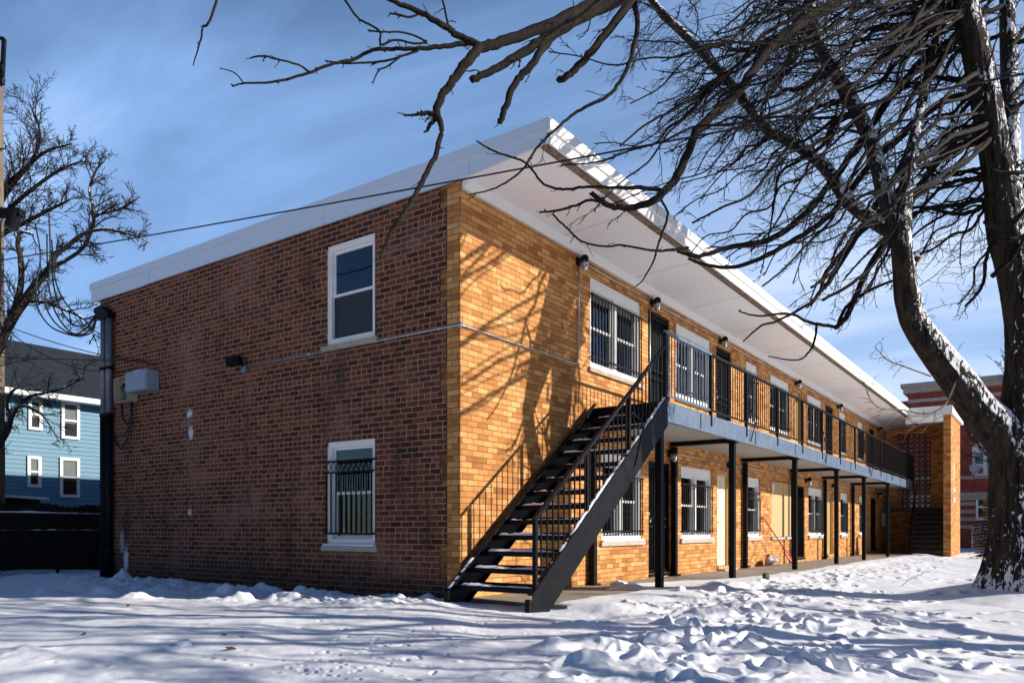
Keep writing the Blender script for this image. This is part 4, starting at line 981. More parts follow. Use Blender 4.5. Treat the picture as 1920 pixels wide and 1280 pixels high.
# loose things on the snow
def drop(px, py, h=.97): c = gpt(px, py, h); c[2] = ground_z(c[0], c[1]); return c
c = drop(1436, 1093); tag(blob(c + np.array((0, 0, .03)), (.10, .07, .08), 10, .35, 8).build('stone', M['stone'], None, True), 'dark stone poking out of the snow in the shadow of the big tree', 'stone')
c = drop(345, 1224); tag(blob(c + np.array((0, 0, .012)), (.065, .05, .035), 10, .2, 4).build('snowball', M['snow'], None, True), 'rounded lump of snow alone on the smooth foreground at the left', 'snow lump')
for (px, py, r, sd, lab) in ((1554, 1135, .11, 1, 'smooth dome of snow on the open lawn right of the trodden ridge'), (1275, 1118, .10, 2, 'broken chunk of snow on the ridge in front of the first porch post'),
                             (1160, 1107, .16, 3, 'dirty heap of ice on the walkway edge right of the stair foot'), (1350, 1118, .12, 4, 'chunk of snow on the trodden ridge below the cream door'),
                             (1235, 1212, .13, 5, 'rounded snow chunk low on the ridge, nearest the bottom centre'), (1420, 1118, .09, 6, 'small snow chunk on the ridge left of the tree shadow')):
    c = drop(px, py); tag(blob(c, (r, r * .8, r * .62), 12, .28, sd).build('snow_chunk', M['snow'], None, True), lab, 'snow chunk', 'chunks of broken snow')
def leaf_mesh(c, s_, a):
    m_ = MB(); ca, sa = math.cos(a), math.sin(a)
    pts = [(-1, 0, .0), (-.4, .45, .35), (.4, .4, .2), (1, 0, .5), (.4, -.4, .1), (-.4, -.45, .4)]
    top = [(c[0] + s_ * (p[0] * ca - p[1] * sa), c[1] + s_ * (p[0] * sa + p[1] * ca), c[2] + s_ * p[2] + .006) for p in pts]; bot = [(p[0], p[1], p[2] - .004) for p in top]
    n = len(pts); m_.add(top + bot, [tuple(range(n)), tuple(range(2 * n - 1, n - 1, -1))] + [(i, n + i, n + (i + 1) % n, (i + 1) % n) for i in range(n)]); return m_
for (px, py, s_, lab) in ((433, 1229, .045, 'curled brown leaf in the left foreground right of the snow lump'), (421, 1208, .028, 'small brown leaf behind the curled leaf in the left foreground'),
                          (158, 1203, .03, 'dark leaf on the snow at the far left of the foreground'), (571, 1133, .06, 'dark clump of dead leaves beside the snow bank under the lower end window'), (240, 1142, .045, 'brown leaf at the foot of the snow bank in front of the pipes')):
    c = drop(px, py); tag(leaf_mesh(c, s_, rg.uniform(0, 3)).build('dead_leaf', M['leaf'], None), lab, 'leaf', 'dead leaves on the snow')

# ------------------------------------------------------------------ trees
RR = random.Random(21)
SPARSE = 0.97
def rand_dir(r_): 
    v = np.array([r_.gauss(0, 1), r_.gauss(0, 1), r_.gauss(0, 1)]); return v / np.linalg.norm(v)
def wander(p, d, L, n, r_, wob=.25, bias=None, curl=0.0):
    """crooked path: n segments from p along d"""
    pts = [np.array(p, float)]; d = np.array(d, float) / np.linalg.norm(d)
    for i in range(n):
        d = d + rand_dir(r_) * wob + (bias if bias is not None else 0) * curl; d /= np.linalg.norm(d); pts.append(pts[-1] + d * L / n * r_.uniform(.7, 1.3))
    return pts
def knobs(mb, pts, r, r_, prob=.5):
    r = min(r, .011)
    for i in range(1, len(pts)):
        if r_.random() < prob:
            d = rand_dir(r_); q = pts[i] + d * r_.uniform(1.6, 3.0) * r; mb.tube([pts[i], q, q + d * r * .4], [r * 1.05, r * .85, r * .3], 4)
def shoots(mb, path, radii, r_, n, L, r0, levels, bias, wob=.28, t0=.15, sides=4, ang=(.5, 1.1), knob=0.0, minr=.0035, seg=6):
    P = np.array(path); m = len(P)
    for k_ in range(n):
        t = t0 + (1 - t0) * (k_ + r_.random()) / n; f = t * (m - 1); i = min(int(f), m - 2); p = P[i] + (P[i + 1] - P[i]) * (f - i)
        tg = P[min(i + 1, m - 1)] - P[max(i - 1, 0)]; tg /= np.linalg.norm(tg) + 1e-9
        side = rand_dir(r_); side -= tg * (side @ tg); side /= np.linalg.norm(side) + 1e-9
        a = r_.uniform(*ang); d = tg * math.cos(a) + side * math.sin(a) + bias * .55; d /= np.linalg.norm(d)
        rp = radii[min(i, len(radii) - 1)] if np.ndim(radii) else radii
        LL = L * r_.uniform(.45, 1.25) * (1 - .45 * t); rr = max(minr, min(r0 * r_.uniform(.7, 1.2), rp * .7))
        q = wander(p, d, LL, seg, r_, wob, bias, .12); rad = np.linspace(rr, max(minr * .7, rr * .35), len(q))
        e_ = q[-1]; sxp = e_[0] + .5 * e_[1]; szp = e_[2] + .51 * e_[1]
        if -.1 < sxp < 2.3 and 2.2 < szp < 5.0 and r_.random() < SPARSE: continue   # the crown is thin where the sun comes through to the wall
        mb.tube(q, rad, sides, False)
        if knob: knobs(mb, q, rr * .8, r_, knob)
        if levels > 1: shoots(mb, q, rad, r_, max(2, int(n * .5)) if levels > 2 else r_.randint(2, 4), LL * .55, rr * .6, levels - 1, bias, wob, .2, max(3, sides - 1), ang, knob * .6, minr, max(4, seg - 1))
def pxpath(lst):
    """(px, py, depth, radius px) → points and radii"""
    return [at(x, y, d) for x, y, d, r in lst], [r * d / FPX for x, y, d, r in lst]
def smooth_path(pts, rad, n=6):
    Q = spline([np.append(p, r) for p, r in zip(pts, rad)], n); Q = np.array(Q); return Q[:, :3], np.maximum(Q[:, 3], .004)
def bark_jit(amp, fr):
    def f(P, th, rr):
        s_ = np.cumsum(np.r_[0, np.linalg.norm(np.diff(P, axis=0), axis=1)])
        TH, SS = np.meshgrid(th, s_); n_ = .8 * fbm(np.cos(TH) * fr + 50, np.sin(TH) * fr + SS * .9 + 20, 3, 7) + .55 * np.abs(fbm(np.cos(TH) * fr * 4 + 9, np.sin(TH) * fr * 4 + SS * 1.4, 3, 17)) * 2 - .2
        return rr * (1 + amp * n_)
    return f

D0 = 11.0
treeA = thing('bare_tree', 'huge bare tree at the right, snow in its dark bark, branches arching over the roof', 'tree', (TB[0], TB[1], -.05))
tr = MB()
trunk = [(1938, 1150, 11, 120), (1934, 1118, 11, 112), (1929, 1090, 11, 96), (1926, 1055, 11, 78), (1925, 1000, 11, 65), (1925, 920, 11, 60), (1924, 850, 11, 58), (1926, 780, 11, 46), (1929, 700, 11, 39), (1922, 600, 11, 37), (1908, 510, 11, 36), (1886, 430, 11, 34), (1875, 345, 11, 28), (1862, 260, 11, 27), (1848, 180, 11, 27), (1824, 70, 11, 26), (1800, -20, 11, 22), (1778, -120, 10.9, 18), (1765, -240, 10.8, 14), (1760, -380, 10.7, 8)]
trunk = [(x, y, d, r * (.92 if y < 700 else 1)) for x, y, d, r in trunk]
tp, trd = smooth_path(*pxpath(trunk), 16); tr.tube(tp, trd, 84, True, bark_jit(.30, 2.2))
limb = [(1915, 870, 11, 44), (1880, 815, 11, 43), (1834, 765, 10.95, 36), (1797, 714, 10.9, 33), (1764, 672, 10.85, 31), (1719, 610, 10.75, 26), (1702, 560, 10.7, 25), (1695, 510, 10.6, 21.5), (1690, 455, 10.5, 20.5), (1686, 415, 10.5, 19)]
limb = [(x, y, d, r * .92) for x, y, d, r in limb]
lp, lrd = smooth_path(*pxpath(limb), 16); tr.tube(lp, lrd, 60, True, bark_jit(.24, 2.0))
stem = [(1895, 420, 11, 24), (1893, 330, 11.2, 20), (1894, 200, 11.5, 16), (1890, 60, 11.8, 14), (1884, -80, 12, 10), (1876, -240, 12.2, 6)]
sp_, srd = smooth_path(*pxpath(stem), 8); tr.tube(sp_, srd, 18, True, bark_jit(.12, 2.0))
limbs = {
 'a': [(1686, 430, 10.5, 18), (1660, 370, 10.7, 15), (1641, 290, 11.0, 14), (1613, 220, 11.3, 13.5), (1566, 135, 11.7, 13), (1540, 90, 11.9, 11), (1525, 40, 12.1, 9.5), (1515, -40, 12.3, 8), (1500, -150, 12.5, 5)],
 'b': [(1688, 440, 10.5, 16), (1640, 415, 10.8, 14), (1590, 375, 11.2, 13), (1543, 309, 11.6, 11.5), (1490, 270, 12.0, 10), (1438, 242, 12.3, 9), (1379, 168, 12.6, 8.5), (1309, 90, 12.9, 8), (1231, 12, 13.2, 7), (1190, -60, 13.3, 5)],
 'c': [(1690, 430, 10.5, 18), (1700, 340, 10.6, 13), (1716, 250, 10.8, 10), (1738, 150, 11, 8), (1762, 30, 11, 6.5), (1780, -80, 11, 5)],
}
lpaths = {}
for k_, v_ in limbs.items():
    P_, r_ = smooth_path(*pxpath(v_), 7); tr.tube(P_, r_, 14, True, bark_jit(.12, 1.6)); lpaths[k_] = (P_, r_)
tr.build('trunk', M['bark'], treeA, True)
m_ = MB(); c_ = at(1727, 487, 10.55); m_.tube([at(1715, 482, 10.6), at(1724, 486, 10.58)], .045, 12); 
m_.build('stub', M['bark'], treeA); m_ = MB(); m_.tube([at(1724.2, 486, 10.58), at(1727, 487.4, 10.57)], .043, 12); m_.build('cut_face', M['cut_wood'], treeA)

br = MB(); tw = MB(); fine = MB()
down = np.array((0, 0, -1.0)); left = -RT
def branch(lst, n=10, L=.5, r0=.011, lv=2, knob=.35, seg=6, bias=None, sides=9):
    P_, r_ = smooth_path(*pxpath(lst), 6)
    P_ = P_ + np.array([rand_dir(RR) * min(r * .3, .009) for r in r_]); br.tube(P_, r_, sides, True)
    knobs(br, list(P_[::2]), float(np.mean(r_)) * .7, RR, .35)
    shoots(tw, P_, r_, RR, n, L, r0, lv, bias if bias is not None else left * .35 + down * .25, .30, .12, 4, (.45, 1.05), knob, .0042, seg)
    return P_, r_
# branches that can be made out one by one in the photograph (px, py, depth, radius px)
branch([(1772, -160, 10.9, 17), (1600, -165, 10.3, 16), (1420, -120, 9.6, 16), (1300, -60, 9.0, 14), (1150, -8, 8.3, 12), (1085, 22, 8.0, 11), (1000, 58, 7.7, 10), (930, 82, 7.5, 9.5), (900, 90, 7.4, 9.5), (872, 120, 7.3, 9), (850, 150, 7.25, 8), (828, 180, 7.2, 7.5), (818, 215, 7.15, 7.5), (827, 238, 7.1, 5), (818, 287, 7.0, 5), (796, 333, 6.9, 5), (768, 384, 6.8, 4.6), (737, 430, 6.7, 4.2), (712, 486, 6.6, 2.2)], 9, .30, .008, 1)
branch([(819, 217, 7.15, 5), (806, 212, 7.13, 4.5), (786, 214, 7.1, 3), (757, 217, 7.1, 1.5)], 5, .12, .008, 1, .8)
branch([(820, 218, 7.15, 5), (808, 232, 7.13, 4), (801, 244, 7.12, 3)], 4, .1, .008, 1, .8)
branch([(905, 88, 7.4, 7), (860, 68, 7.35, 6), (840, 54, 7.3, 6), (790, 24, 7.2, 5), (731, 0, 7.1, 4), (690, -25, 7.0, 3)], 6, .3, .008, 1)
branch([(880, 80, 7.4, 5), (840, 86, 7.3, 4.5), (787, 91, 7.2, 4), (735, 92, 7.1, 3.5), (699, 94, 7.05, 3.3), (662, 112, 7, 3), (627, 119, 6.9, 2.8), (577, 137, 6.8, 2.6), (518, 153, 6.7, 2.2), (459, 156, 6.6, 1.8), (438, 162, 6.6, 1.2)], 5, .16, .006, 1, .5)
branch([(580, 135, 6.8, 2), (559, 122, 6.8, 1.8), (520, 111, 6.75, 1.8), (490, 105, 6.7, 1.8), (468, 110, 6.7, 1.2)], 5, .09, .006, 1, .7)
branch([(784, 94, 7.2, 2.5), (740, 110, 7.1, 2), (700, 117, 7.1, 2), (640, 119, 7, 1.6), (610, 114, 7, 1.2)], 5, .12, .006, 1, .6)
branch([(455, 154, 6.6, 1.3), (440, 137, 6.6, 1.1), (413, 128, 6.6, .8)], 1, .04, .004, 1)
branch([(750, 107, 7.1, 1.8), (725, 126, 7.1, 1.5), (710, 132, 7.1, 1.5), (699, 157, 7.05, 1.1)], 3, .06, .005, 1, .6)
branch([(640, -10, 7.0, 2), (668, 31, 7.0, 2), (690, 45, 7.0, 2), (712, 59, 7.0, 2), (714, 84, 7.0, 2.2), (740, 75, 7.05, 2), (775, 82, 7.1, 2), (800, 80, 7.15, 2)], 8, .10, .006, 1, .8)
branch([(690, 57, 7.0, 1.6), (715, 60, 7.0, 1.6), (762, 62, 7.1, 1.8), (799, 78, 7.2, 2)], 4, .08, .005, 1, .6)
branch([(840, 52, 7.3, 2.5), (835, 22, 7.25, 2), (826, -10, 7.2, 1.8)], 3, .15, .006, 1)
branch([(788, 25, 7.2, 2), (770, 32, 7.15, 2), (748, 28, 7.1, 2), (730, 25, 7.1, 1.4)], 5, .07, .006, 1, .9)
branch([(420, -60, 5.6, 2.4), (406, 0, 5.5, 2.4), (392, 42, 5.45, 2.2), (380, 52, 5.45, 2), (377, 72, 5.4, 1.8), (362, 123, 5.4, .9)], 3, .05, .004, 1, .5)
branch([(1600, -165, 10.3, 14), (1440, -140, 9.6, 13), (1330, -90, 9.2, 12), (1240, -40, 8.7, 11), (1160, 0, 8.3, 10), (1074, 43, 8.0, 9.5), (1012, 78, 7.8, 9), (969, 105, 7.7, 8), (925, 130, 7.6, 7), (884, 151, 7.5, 6.5)], 8, .4, .010, 2)
branch([(1035, 68, 7.9, 7.5), (996, 121, 7.75, 7), (967, 155, 7.7, 6.5), (948, 200, 7.65, 6), (938, 229, 7.65, 5.5)], 4, .25, .008, 1)
branch([(1600, -165, 10.3, 12), (1380, -150, 9.6, 10), (1240, -80, 9, 9), (1184, 0, 8.5, 8.5), (1133, 66, 8.3, 7.5), (1098, 109, 8.2, 7), (1070, 138, 8.15, 6.5), (1047, 150, 8.1, 6)], 6, .35, .009, 2)
branch([(1795, -40, 11, 12), (1680, -50, 9.9, 11), (1560, 10, 9.3, 10), (1500, 45, 9.1, 9.5), (1440, 94, 8.9, 9), (1387, 168, 8.7, 8.5), (1345, 210, 8.6, 8.5), (1309, 242, 8.5, 8), (1290, 285, 8.45, 8), (1270, 330, 8.4, 8), (1246, 359, 8.35, 7.5), (1223, 379, 8.3, 7), (1185, 388, 8.3, 6), (1145, 387, 8.25, 5), (1110, 363, 8.2, 4.5)], 9, .45, .009, 2)
branch([(1246, 358, 8.35, 4.5), (1200, 352, 8.3, 4), (1150, 352, 8.25, 3), (1100, 350, 8.2, 2.6), (1063, 355, 8.15, 2.4), (1020, 345, 8.1, 2.2), (985, 305, 8.0, 2), (930, 285, 7.95, 1.8), (893, 264, 7.9, 1.4)], 5, .2, .006, 1)
branch([(1143, 386, 8.25, 3), (1110, 375, 8.2, 2.6), (1080, 385, 8.15, 2.4), (1045, 395, 8.1, 2.2), (1012, 398, 8.05, 1.8)], 5, .2, .006, 1, .6)
branch([(1036, 402, 8.1, 1.8), (1060, 425, 8.1, 1.8), (1090, 452, 8.1, 1.8), (1130, 462, 8.15, 1.8), (1170, 460, 8.2, 2), (1230, 470, 8.3, 2.2), (1290, 465, 8.4, 3)], 5, .2, .006, 1)
branch([(1600, -165, 10.3, 10), (1350, -160, 9.6, 8), (1200, -40, 9, 6), (1196, 40, 8.8, 5), (1185, 100, 8.6, 4.2), (1170, 140, 8.5, 3.8), (1140, 180, 8.4, 3.4), (1090, 205, 8.3, 3), (1050, 235, 8.2, 2.6), (1005, 280, 8.1, 2.3), (978, 320, 8.0, 2), (930, 352, 7.9, 1.6), (880, 365, 7.8, 1.2)], 6, .35, .008, 2)
branch([(1240, 376, 8.35, 2.4), (1252, 400, 8.35, 2.2), (1244, 430, 8.35, 2.2), (1232, 465, 8.3, 2), (1225, 490, 8.3, 1.8), (1205, 525, 8.25, 1.4), (1192, 536, 8.2, 1)], 4, .14, .005, 1)
branch([(1824, 70, 11.00, 8.8), (1775, 85, 11.77, 8.0), (1680, 170, 11.50, 7.2), (1590, 300, 11.33, 6.4), (1510, 400, 11.17, 6.0), (1440, 450, 11.05, 5.6), (1370, 462, 11.00, 4.8), (1310, 480, 10.95, 4.0), (1270, 470, 10.92, 2.8)], 14, .5, .009, 2)
branch([(1848, 182, 11.00, 8.0), (1770, 190, 11.71, 7.2), (1650, 290, 11.38, 6.4), (1560, 400, 11.22, 5.6), (1480, 455, 11.11, 4.8), (1400, 495, 11.00, 4.0), (1340, 500, 10.95, 3.2), (1290, 485, 10.95, 2.0)], 14, .5, .009, 2)
branch([(1862, 262, 11.00, 8.0), (1770, 290, 11.71, 7.2), (1680, 420, 11.38, 6.4), (1620, 520, 11.28, 5.6), (1590, 590, 11.19, 5.2), (1565, 615, 11.17, 4.4)], 12, .6, .009, 2)
branch([(1716, 250, 11.99, 6.4), (1690, 310, 11.55, 6.0), (1620, 420, 11.28, 5.6), (1560, 520, 11.17, 4.8), (1540, 545, 11.14, 4.0), (1520, 572, 11.11, 2.4)], 12, .5, .009, 2)
branch([(1700, 340, 11.88, 5.6), (1668, 375, 11.50, 5.2), (1600, 450, 11.22, 4.8), (1550, 510, 11.17, 4.4), (1528, 560, 11.11, 2.8), (1460, 600, 11.05, 2.4), (1428, 610, 11.00, 2.0), (1393, 640, 10.97, 1.2)], 14, .4, .008, 2)
branch([(1565, 612, 11.17, 3.2), (1520, 605, 11.11, 2.8), (1480, 588, 11.05, 2.4), (1420, 592, 11.00, 1.8), (1385, 583, 10.97, 1.3)], 8, .3, .007, 2)
branch([(1532, 605, 11.11, 2.4), (1527, 640, 11.08, 2.1), (1516, 660, 11.05, 1.8), (1495, 675, 11.05, 1.4), (1440, 668, 11.00, 1.0)], 4, .16, .005, 1)
branch([(1570, 612, 11.17, 3.6), (1592, 570, 11.22, 3.2), (1640, 540, 11.33, 2.8), (1690, 520, 11.50, 2.4)], 6, .3, .007, 2)
# the rest of the drooping crown, leaning from the upper right to the lower left
def in_px(p):
    d = (p - CAM) @ FW; return CX + FPX * ((p - CAM) @ RT) / d, HY - FPX * (p[2] - CAM[2]) / d, d
hosts = [(lpaths['a'][0], 54), (lpaths['b'][0], 30), (lpaths['c'][0], 62), (tp[176:264], 84), (sp_, 26)]
for HP, cnt in hosts:
    for k_ in range(cnt):
        i0 = int(RR.uniform(.04, .96) * (len(HP) - 1)); x, y, d = in_px(HP[i0])
        if HP is lpaths['b'][0] and x < 1360: continue
        Lp = RR.uniform(150, 430) * 10.5 / d; a = R(RR.uniform(5, 66)); r0 = RR.choice((2.2, 2.6, 3.0, 3.4, 4.4, 5.2)); n = 8; lst = []; nearer = RR.uniform(-.10, .13)
        for i in range(n + 1):
            lst.append((x, y, d, max(1.1, r0 * (1 - .74 * i / n)))); a2 = a + R(RR.uniform(-24, 24)) + (R(26) * (i / n - .4) if k_ % 3 else -R(22) * i / n); x -= math.cos(a2) * Lp / n; y += math.sin(a2) * Lp / n; d -= nearer * RR.uniform(.5, 1.5)
            if y > 575 - max(0, 1520 - x) * .40: break
        hit = 0
        for (x_, y_, d_, r_) in lst[2:]:
            e_ = at(x_, y_, d_); hit += -.1 < e_[0] + .5 * e_[1] < 2.3 and 2.2 < e_[2] + .51 * e_[1] < 5.0
        if hit > 0 and RR.random() < .97: continue
        if len(lst) > 3: branch(lst, 13, .58, .0058, 2, .3, sides=6)
# long nearer boughs sweeping down and to the left, in front of the limbs
for k_ in range(140):
    i0 = int(RR.uniform(.52, .97) * (len(tp) - 1)); x, y, d = in_px(tp[i0])
    if y > 330: continue
    Lp = RR.uniform(330, 800); a = R(RR.uniform(24, 70)); r0 = RR.choice((2.8, 3.4, 4.2, 5.2, 6.0)); n = 11; lst = []; nearer = RR.uniform(.06, .24)
    for i in range(n + 1):
        lst.append((x, y, d, max(1.3, r0 * (1 - .72 * i / n)))); a2 = a + R(RR.uniform(-20, 20)) + (R(22) * (i / n - .4) if k_ % 3 else -R(26) * i / n); x -= math.cos(a2) * Lp / n; y += math.sin(a2) * Lp / n; d -= nearer * RR.uniform(.5, 1.5)
        if y > 650 - max(0, 1560 - x) * .42: break
    hit = 0
    for (x_, y_, d_, r_) in lst[2:]:
        e_ = at(x_, y_, d_); hit += -.1 < e_[0] + .5 * e_[1] < 2.3 and 2.2 < e_[2] + .51 * e_[1] < 5.0
    if hit > 0 and RR.random() < .97: continue
    if len(lst) > 4: branch(lst, 15, .50, .0058, 2, .4, sides=6)
# a lacy web of thinner, nearer boughs reaching out towards the roof corner
for k_ in range(66):
    i0 = int(RR.uniform(.50, .985) * (len(tp) - 1)); x, y, d = in_px(tp[i0])
    if y > 260: continue
    Lp = RR.uniform(380, 900); a = R(RR.uniform(14, 62)); r0 = RR.choice((2.2, 2.6, 3.2, 4.0, 5.0)); n = 13; lst = []; dn = RR.uniform(7.4, 8.8)
    for i in range(n + 1):
        lst.append((x, y, d + (dn - d) * (1 - (1 - i / n) ** 3.2), max(1.2, r0 * (1 - .74 * i / n))))
        a2 = a + R(RR.uniform(-20, 20)) + (R(24) * (i / n - .4) if k_ % 3 else -R(26) * i / n); x -= math.cos(a2) * Lp / n; y += math.sin(a2) * Lp / n
        if y > 600 - max(0, 1560 - x) * .46: break
    hit = 0
    for (x_, y_, d_, r_) in lst[2:]:
        e_ = at(x_, y_, d_); hit += -.1 < e_[0] + .5 * e_[1] < 2.3 and 2.2 < e_[2] + .51 * e_[1] < 5.0
    if hit > 2 and RR.random() < .97: continue
    if len(lst) > 4: branch(lst, 16, .46, .0048, 2, .45, sides=6)
# shoots rising right of the trunk
for k_ in range(12):
    x0 = RR.uniform(1840, 1900); y0 = RR.uniform(0, 520); lst = []; x, y = x0, y0; a = R(RR.uniform(-60, 30)); d = RR.uniform(10.6, 11.6)
    for i in range(5): lst.append((x, y, d, 5 - i * .8)); x += math.cos(a) * 45; y += math.sin(a) * 45; a += R(RR.uniform(-20, 20)); d += RR.uniform(-.1, .1)
    branch(lst, 8, .5, .008, 2)
for key, n in (('a', 20), ('b', 30), ('c', 16)):
    P_, r_ = lpaths[key]; shoots(tw, P_, r_, RR, n, .95, .016, 2, left * .3 + down * .15, .26, .05, 5, (.5, 1.2), .3, .0045, 7)
# fine hanging spray behind the nearer boughs
P_, r_ = lpaths['b']
shoots(fine, P_, r_, RR, 38, 1.8, .012, 3, down * .45 + left * .25, .22, .25, 4, (.4, 1.2), 0, .0032, 8)
shoots(fine, lpaths['c'][0], lpaths['c'][1], RR, 26, 1.5, .010, 3, down * .2 + left * .5, .22, .2, 4, (.4, 1.2), 0, .0032, 8)
shoots(fine, lpaths['a'][0], lpaths['a'][1], RR, 36, 1.7, .012, 3, down * .25 + left * .4, .22, .3, 4, (.4, 1.2), 0, .0032, 8)
shoots(fine, lp, lrd, RR, 9, 1.5, .010, 3, RT * .5 + np.array((0, 0, .1)), .22, .55, 4, (.6, 1.2), 0, .0032, 7)
shoots(tw, tp[192:], trd[192:], RR, 26, 1.5, .02, 3, np.array((0, 0, .1)), .25, .0, 5, (.6, 1.3), .2, .0045, 7)
shoots(tw, sp_, srd, RR, 16, 1.3, .016, 2, np.array((0, 0, .15)), .25, .0, 5, (.6, 1.2), .2, .0045, 7)
br.build('branches', M['branch_bark'], treeA, True); tw.build('twigs', M['twig_bark'], treeA); fine.build('fine_twigs', M['twig_bark'], treeA)
# thin sunlit shoots hanging low in front of the stair hall
pt = MB()
for lst in ([(1800, 690, 10.8, 2.2), (1790, 720, 10.7, 2), (1770, 760, 10.6, 1.8), (1735, 775, 10.5, 1.5), (1690, 768, 10.4, 1.3), (1650, 765, 10.3, 1.1), (1630, 745, 10.3, 1), (1620, 715, 10.3, .8)],
            [(1745, 705, 10.7, 1.8), (1690, 685, 10.4, 1.4), (1665, 675, 10.3, 1.1), (1640, 650, 10.2, .8)]):
    P_, r_ = smooth_path(*pxpath(lst), 5); pt.tube(P_, r_, 5, False); shoots(pt, P_, r_, RR, 12, .35, .005, 2, down * .2 + left * .2, .3, .2, 3, (.5, 1.1), 0, .0028, 5)
for k_ in range(10):
    x = RR.uniform(1650, 1775); P_ = wander(at(x, RR.uniform(770, 800), 10.5), left * .6 + down * RR.uniform(-.2, .6), .5, 7, RR, .4); pt.tube(P_, np.linspace(.004, .0022, len(P_)), 4, False)
pt.build('low_shoots', M['pale_twig'], treeA)

def bare_tree(label, base, height, r0, seed, spread=.6, nb=9, lv=3, name='bare_tree', mat='branch_bark', group=None, lean=(0, 0, 0), twr=.006, fineness=1.0, cut=None):
    r_ = random.Random(seed); t = thing(name, label, 'tree', base, group); b_ = np.array(base, float)
    m_ = MB(); P_ = wander(b_ - np.array((0, 0, .15)), np.array((0, 0, 1.0)) + np.array(lean), height * .62, 10, r_, .10); rad = np.linspace(r0, r0 * .35, len(P_)); P2, r2 = smooth_path(P_, rad, 3); m_.tube(P2, r2, 12, True, bark_jit(.12, 1.8)); m_.build('trunk', M[mat], t, True)
    bm_ = MB(); tm_ = MB()
    for k_ in range(nb):
        f = .38 + .6 * (k_ + .5) / nb; i = int(f * (len(P2) - 1)); a = k_ * 2.4 + r_.uniform(-.4, .4); d = np.array((math.cos(a) * spread, math.sin(a) * spread, r_.uniform(.5, 1.0)))
        L = height * r_.uniform(.28, .45); q = wander(P2[i], d, L, 8, r_, .16, np.array((0, 0, 1.0)), .05); rr = np.linspace(max(r2[i] * .6, .02), .012, len(q)); bm_.tube(q, rr, 7, False)
        shoots(tm_, q, rr, r_, int(9 * fineness), L * .5, rr[0] * .45, lv, np.array((0, 0, .12)), .24, .15, 4, (.4, .95), 0, twr, 6)
    bm_.build('branches', M[mat], t, True); tm_.build('twigs', M['twig_bark'], t); return t
# trees whose shadows fall across the foreground; they stand out of frame to the right, behind the camera
bare_tree('tall bare street tree standing alone in the snow behind the camera', (3.1, -13.0, -.2), 12.5, .26, 31, .75, 12, 3, twr=.010)
bare_tree('bare tree with a forked crown on the lawn, nearer the camera than the street tree', (-2.4, -11.5, -.2), 10.5, .2, 33, .8, 10, 3, twr=.010)

bare_tree('many branched bare tree behind the camera, between the street tree and the forked tree', (.4, -14.0, -.2), 11.5, .22, 35, .85, 14, 3, twr=.012)

# left group: tree by the pole, lower tree in front of the blue house
tl = thing('bare_tree', 'gnarled bare tree at the left edge hung with looped cables', 'tree', tuple(at(-60, 1070, 16.6)))
m_ = MB(); t2 = MB(); dT = 16.6
def lbranch(mb, lst, d=dT, n=10, L=1.0, lv=3, r0=.018, tm=None, bias=np.array((0, 0, .08)), fn=.0055):
    lst = [(x, y, dd, r * .8) for x, y, dd, r in lst]; n = int(n * 1.3)
    P_, r_ = smooth_path(*pxpath([(x, y, d + dd, r) for x, y, dd, r in lst]), 5); mb.tube(P_, r_, 9, True, bark_jit(.14, 1.6)); shoots(tm, P_, r_, RR, n, L, r0, lv, bias, .3, .1, 4, (.4, 1.1), 0, fn, 6); return P_
lbranch(m_, [(-75, 1085, 0, 19), (-75, 900, 0, 16), (-55, 770, 0, 15), (-22, 690, 0, 14), (6, 628, 0, 12), (28, 588, 0, 12), (48, 560, 0, 11), (70, 530, 0, 9), (92, 505, 0, 8), (104, 478, 0, 7), (128, 460, 0, 5.5), (160, 437, 0, 4.5), (200, 430, 0, 3.5), (245, 440, 0, 2.2), (280, 455, 0, 1.2)], n=24, tm=t2, L=.9)
lbranch(m_, [(24, 590, 0, 8), (36, 550, -.1, 7), (40, 520, -.1, 6.5), (38, 480, -.1, 6), (33, 455, -.1, 5), (40, 435, -.1, 4), (62, 440, -.1, 3)], n=12, tm=t2, L=.7)
lbranch(m_, [(92, 505, 0, 5), (150, 470, .2, 4), (172, 430, .2, 4), (176, 395, .2, 3.6), (168, 355, .2, 3), (180, 320, .2, 2.2), (196, 302, .2, 1.2)], n=16, tm=t2, L=.8)
lbranch(m_, [(174, 405, .2, 3.2), (200, 398, .2, 3), (230, 390, .2, 2.4), (256, 374, .2, 1.2)], n=12, tm=t2, L=.6)
lbranch(m_, [(45, 565, 0, 6), (80, 565, 0, 4), (120, 580, 0, 3.4), (160, 600, 0, 2.6), (180, 640, 0, 1.4)], n=14, tm=t2, L=.7)
m_.build('trunk', M['thin_bark'], tl, True); t2.build('twigs', M['twig_bark'], tl)
tl = thing('bare_tree', 'bushy bare tree with fine upright twigs rising behind the utility pole', 'tree', tuple(at(-150, 1070, 18.5)))
m_ = MB(); t2 = MB(); dT = 18.5
lbranch(m_, [(-150, 1085, 0, 26), (-130, 700, 0, 20), (-90, 500, 0, 15), (-30, 420, 0, 10), (20, 350, 0, 6), (60, 300, 0, 4), (75, 250, 0, 2.5), (54, 190, 0, 1)], dT, 22, 1.5, 3, .016, t2, np.array((0, 0, .2)), .006)
lbranch(m_, [(-60, 450, 0, 9), (0, 360, 0, 6), (45, 318, 0, 5), (85, 285, 0, 3.6), (135, 270, 0, 1.4)], dT, 16, 1.1, 3, .014, t2, np.array((0, 0, .2)), .006)
lbranch(m_, [(-60, 470, 0, 9), (-10, 420, 0, 7), (30, 380, 0, 5), (80, 340, 0, 4), (120, 315, 0, 3), (155, 302, 0, 1.4)], dT, 18, 1.2, 3, .014, t2, np.array((0, 0, .2)), .006)
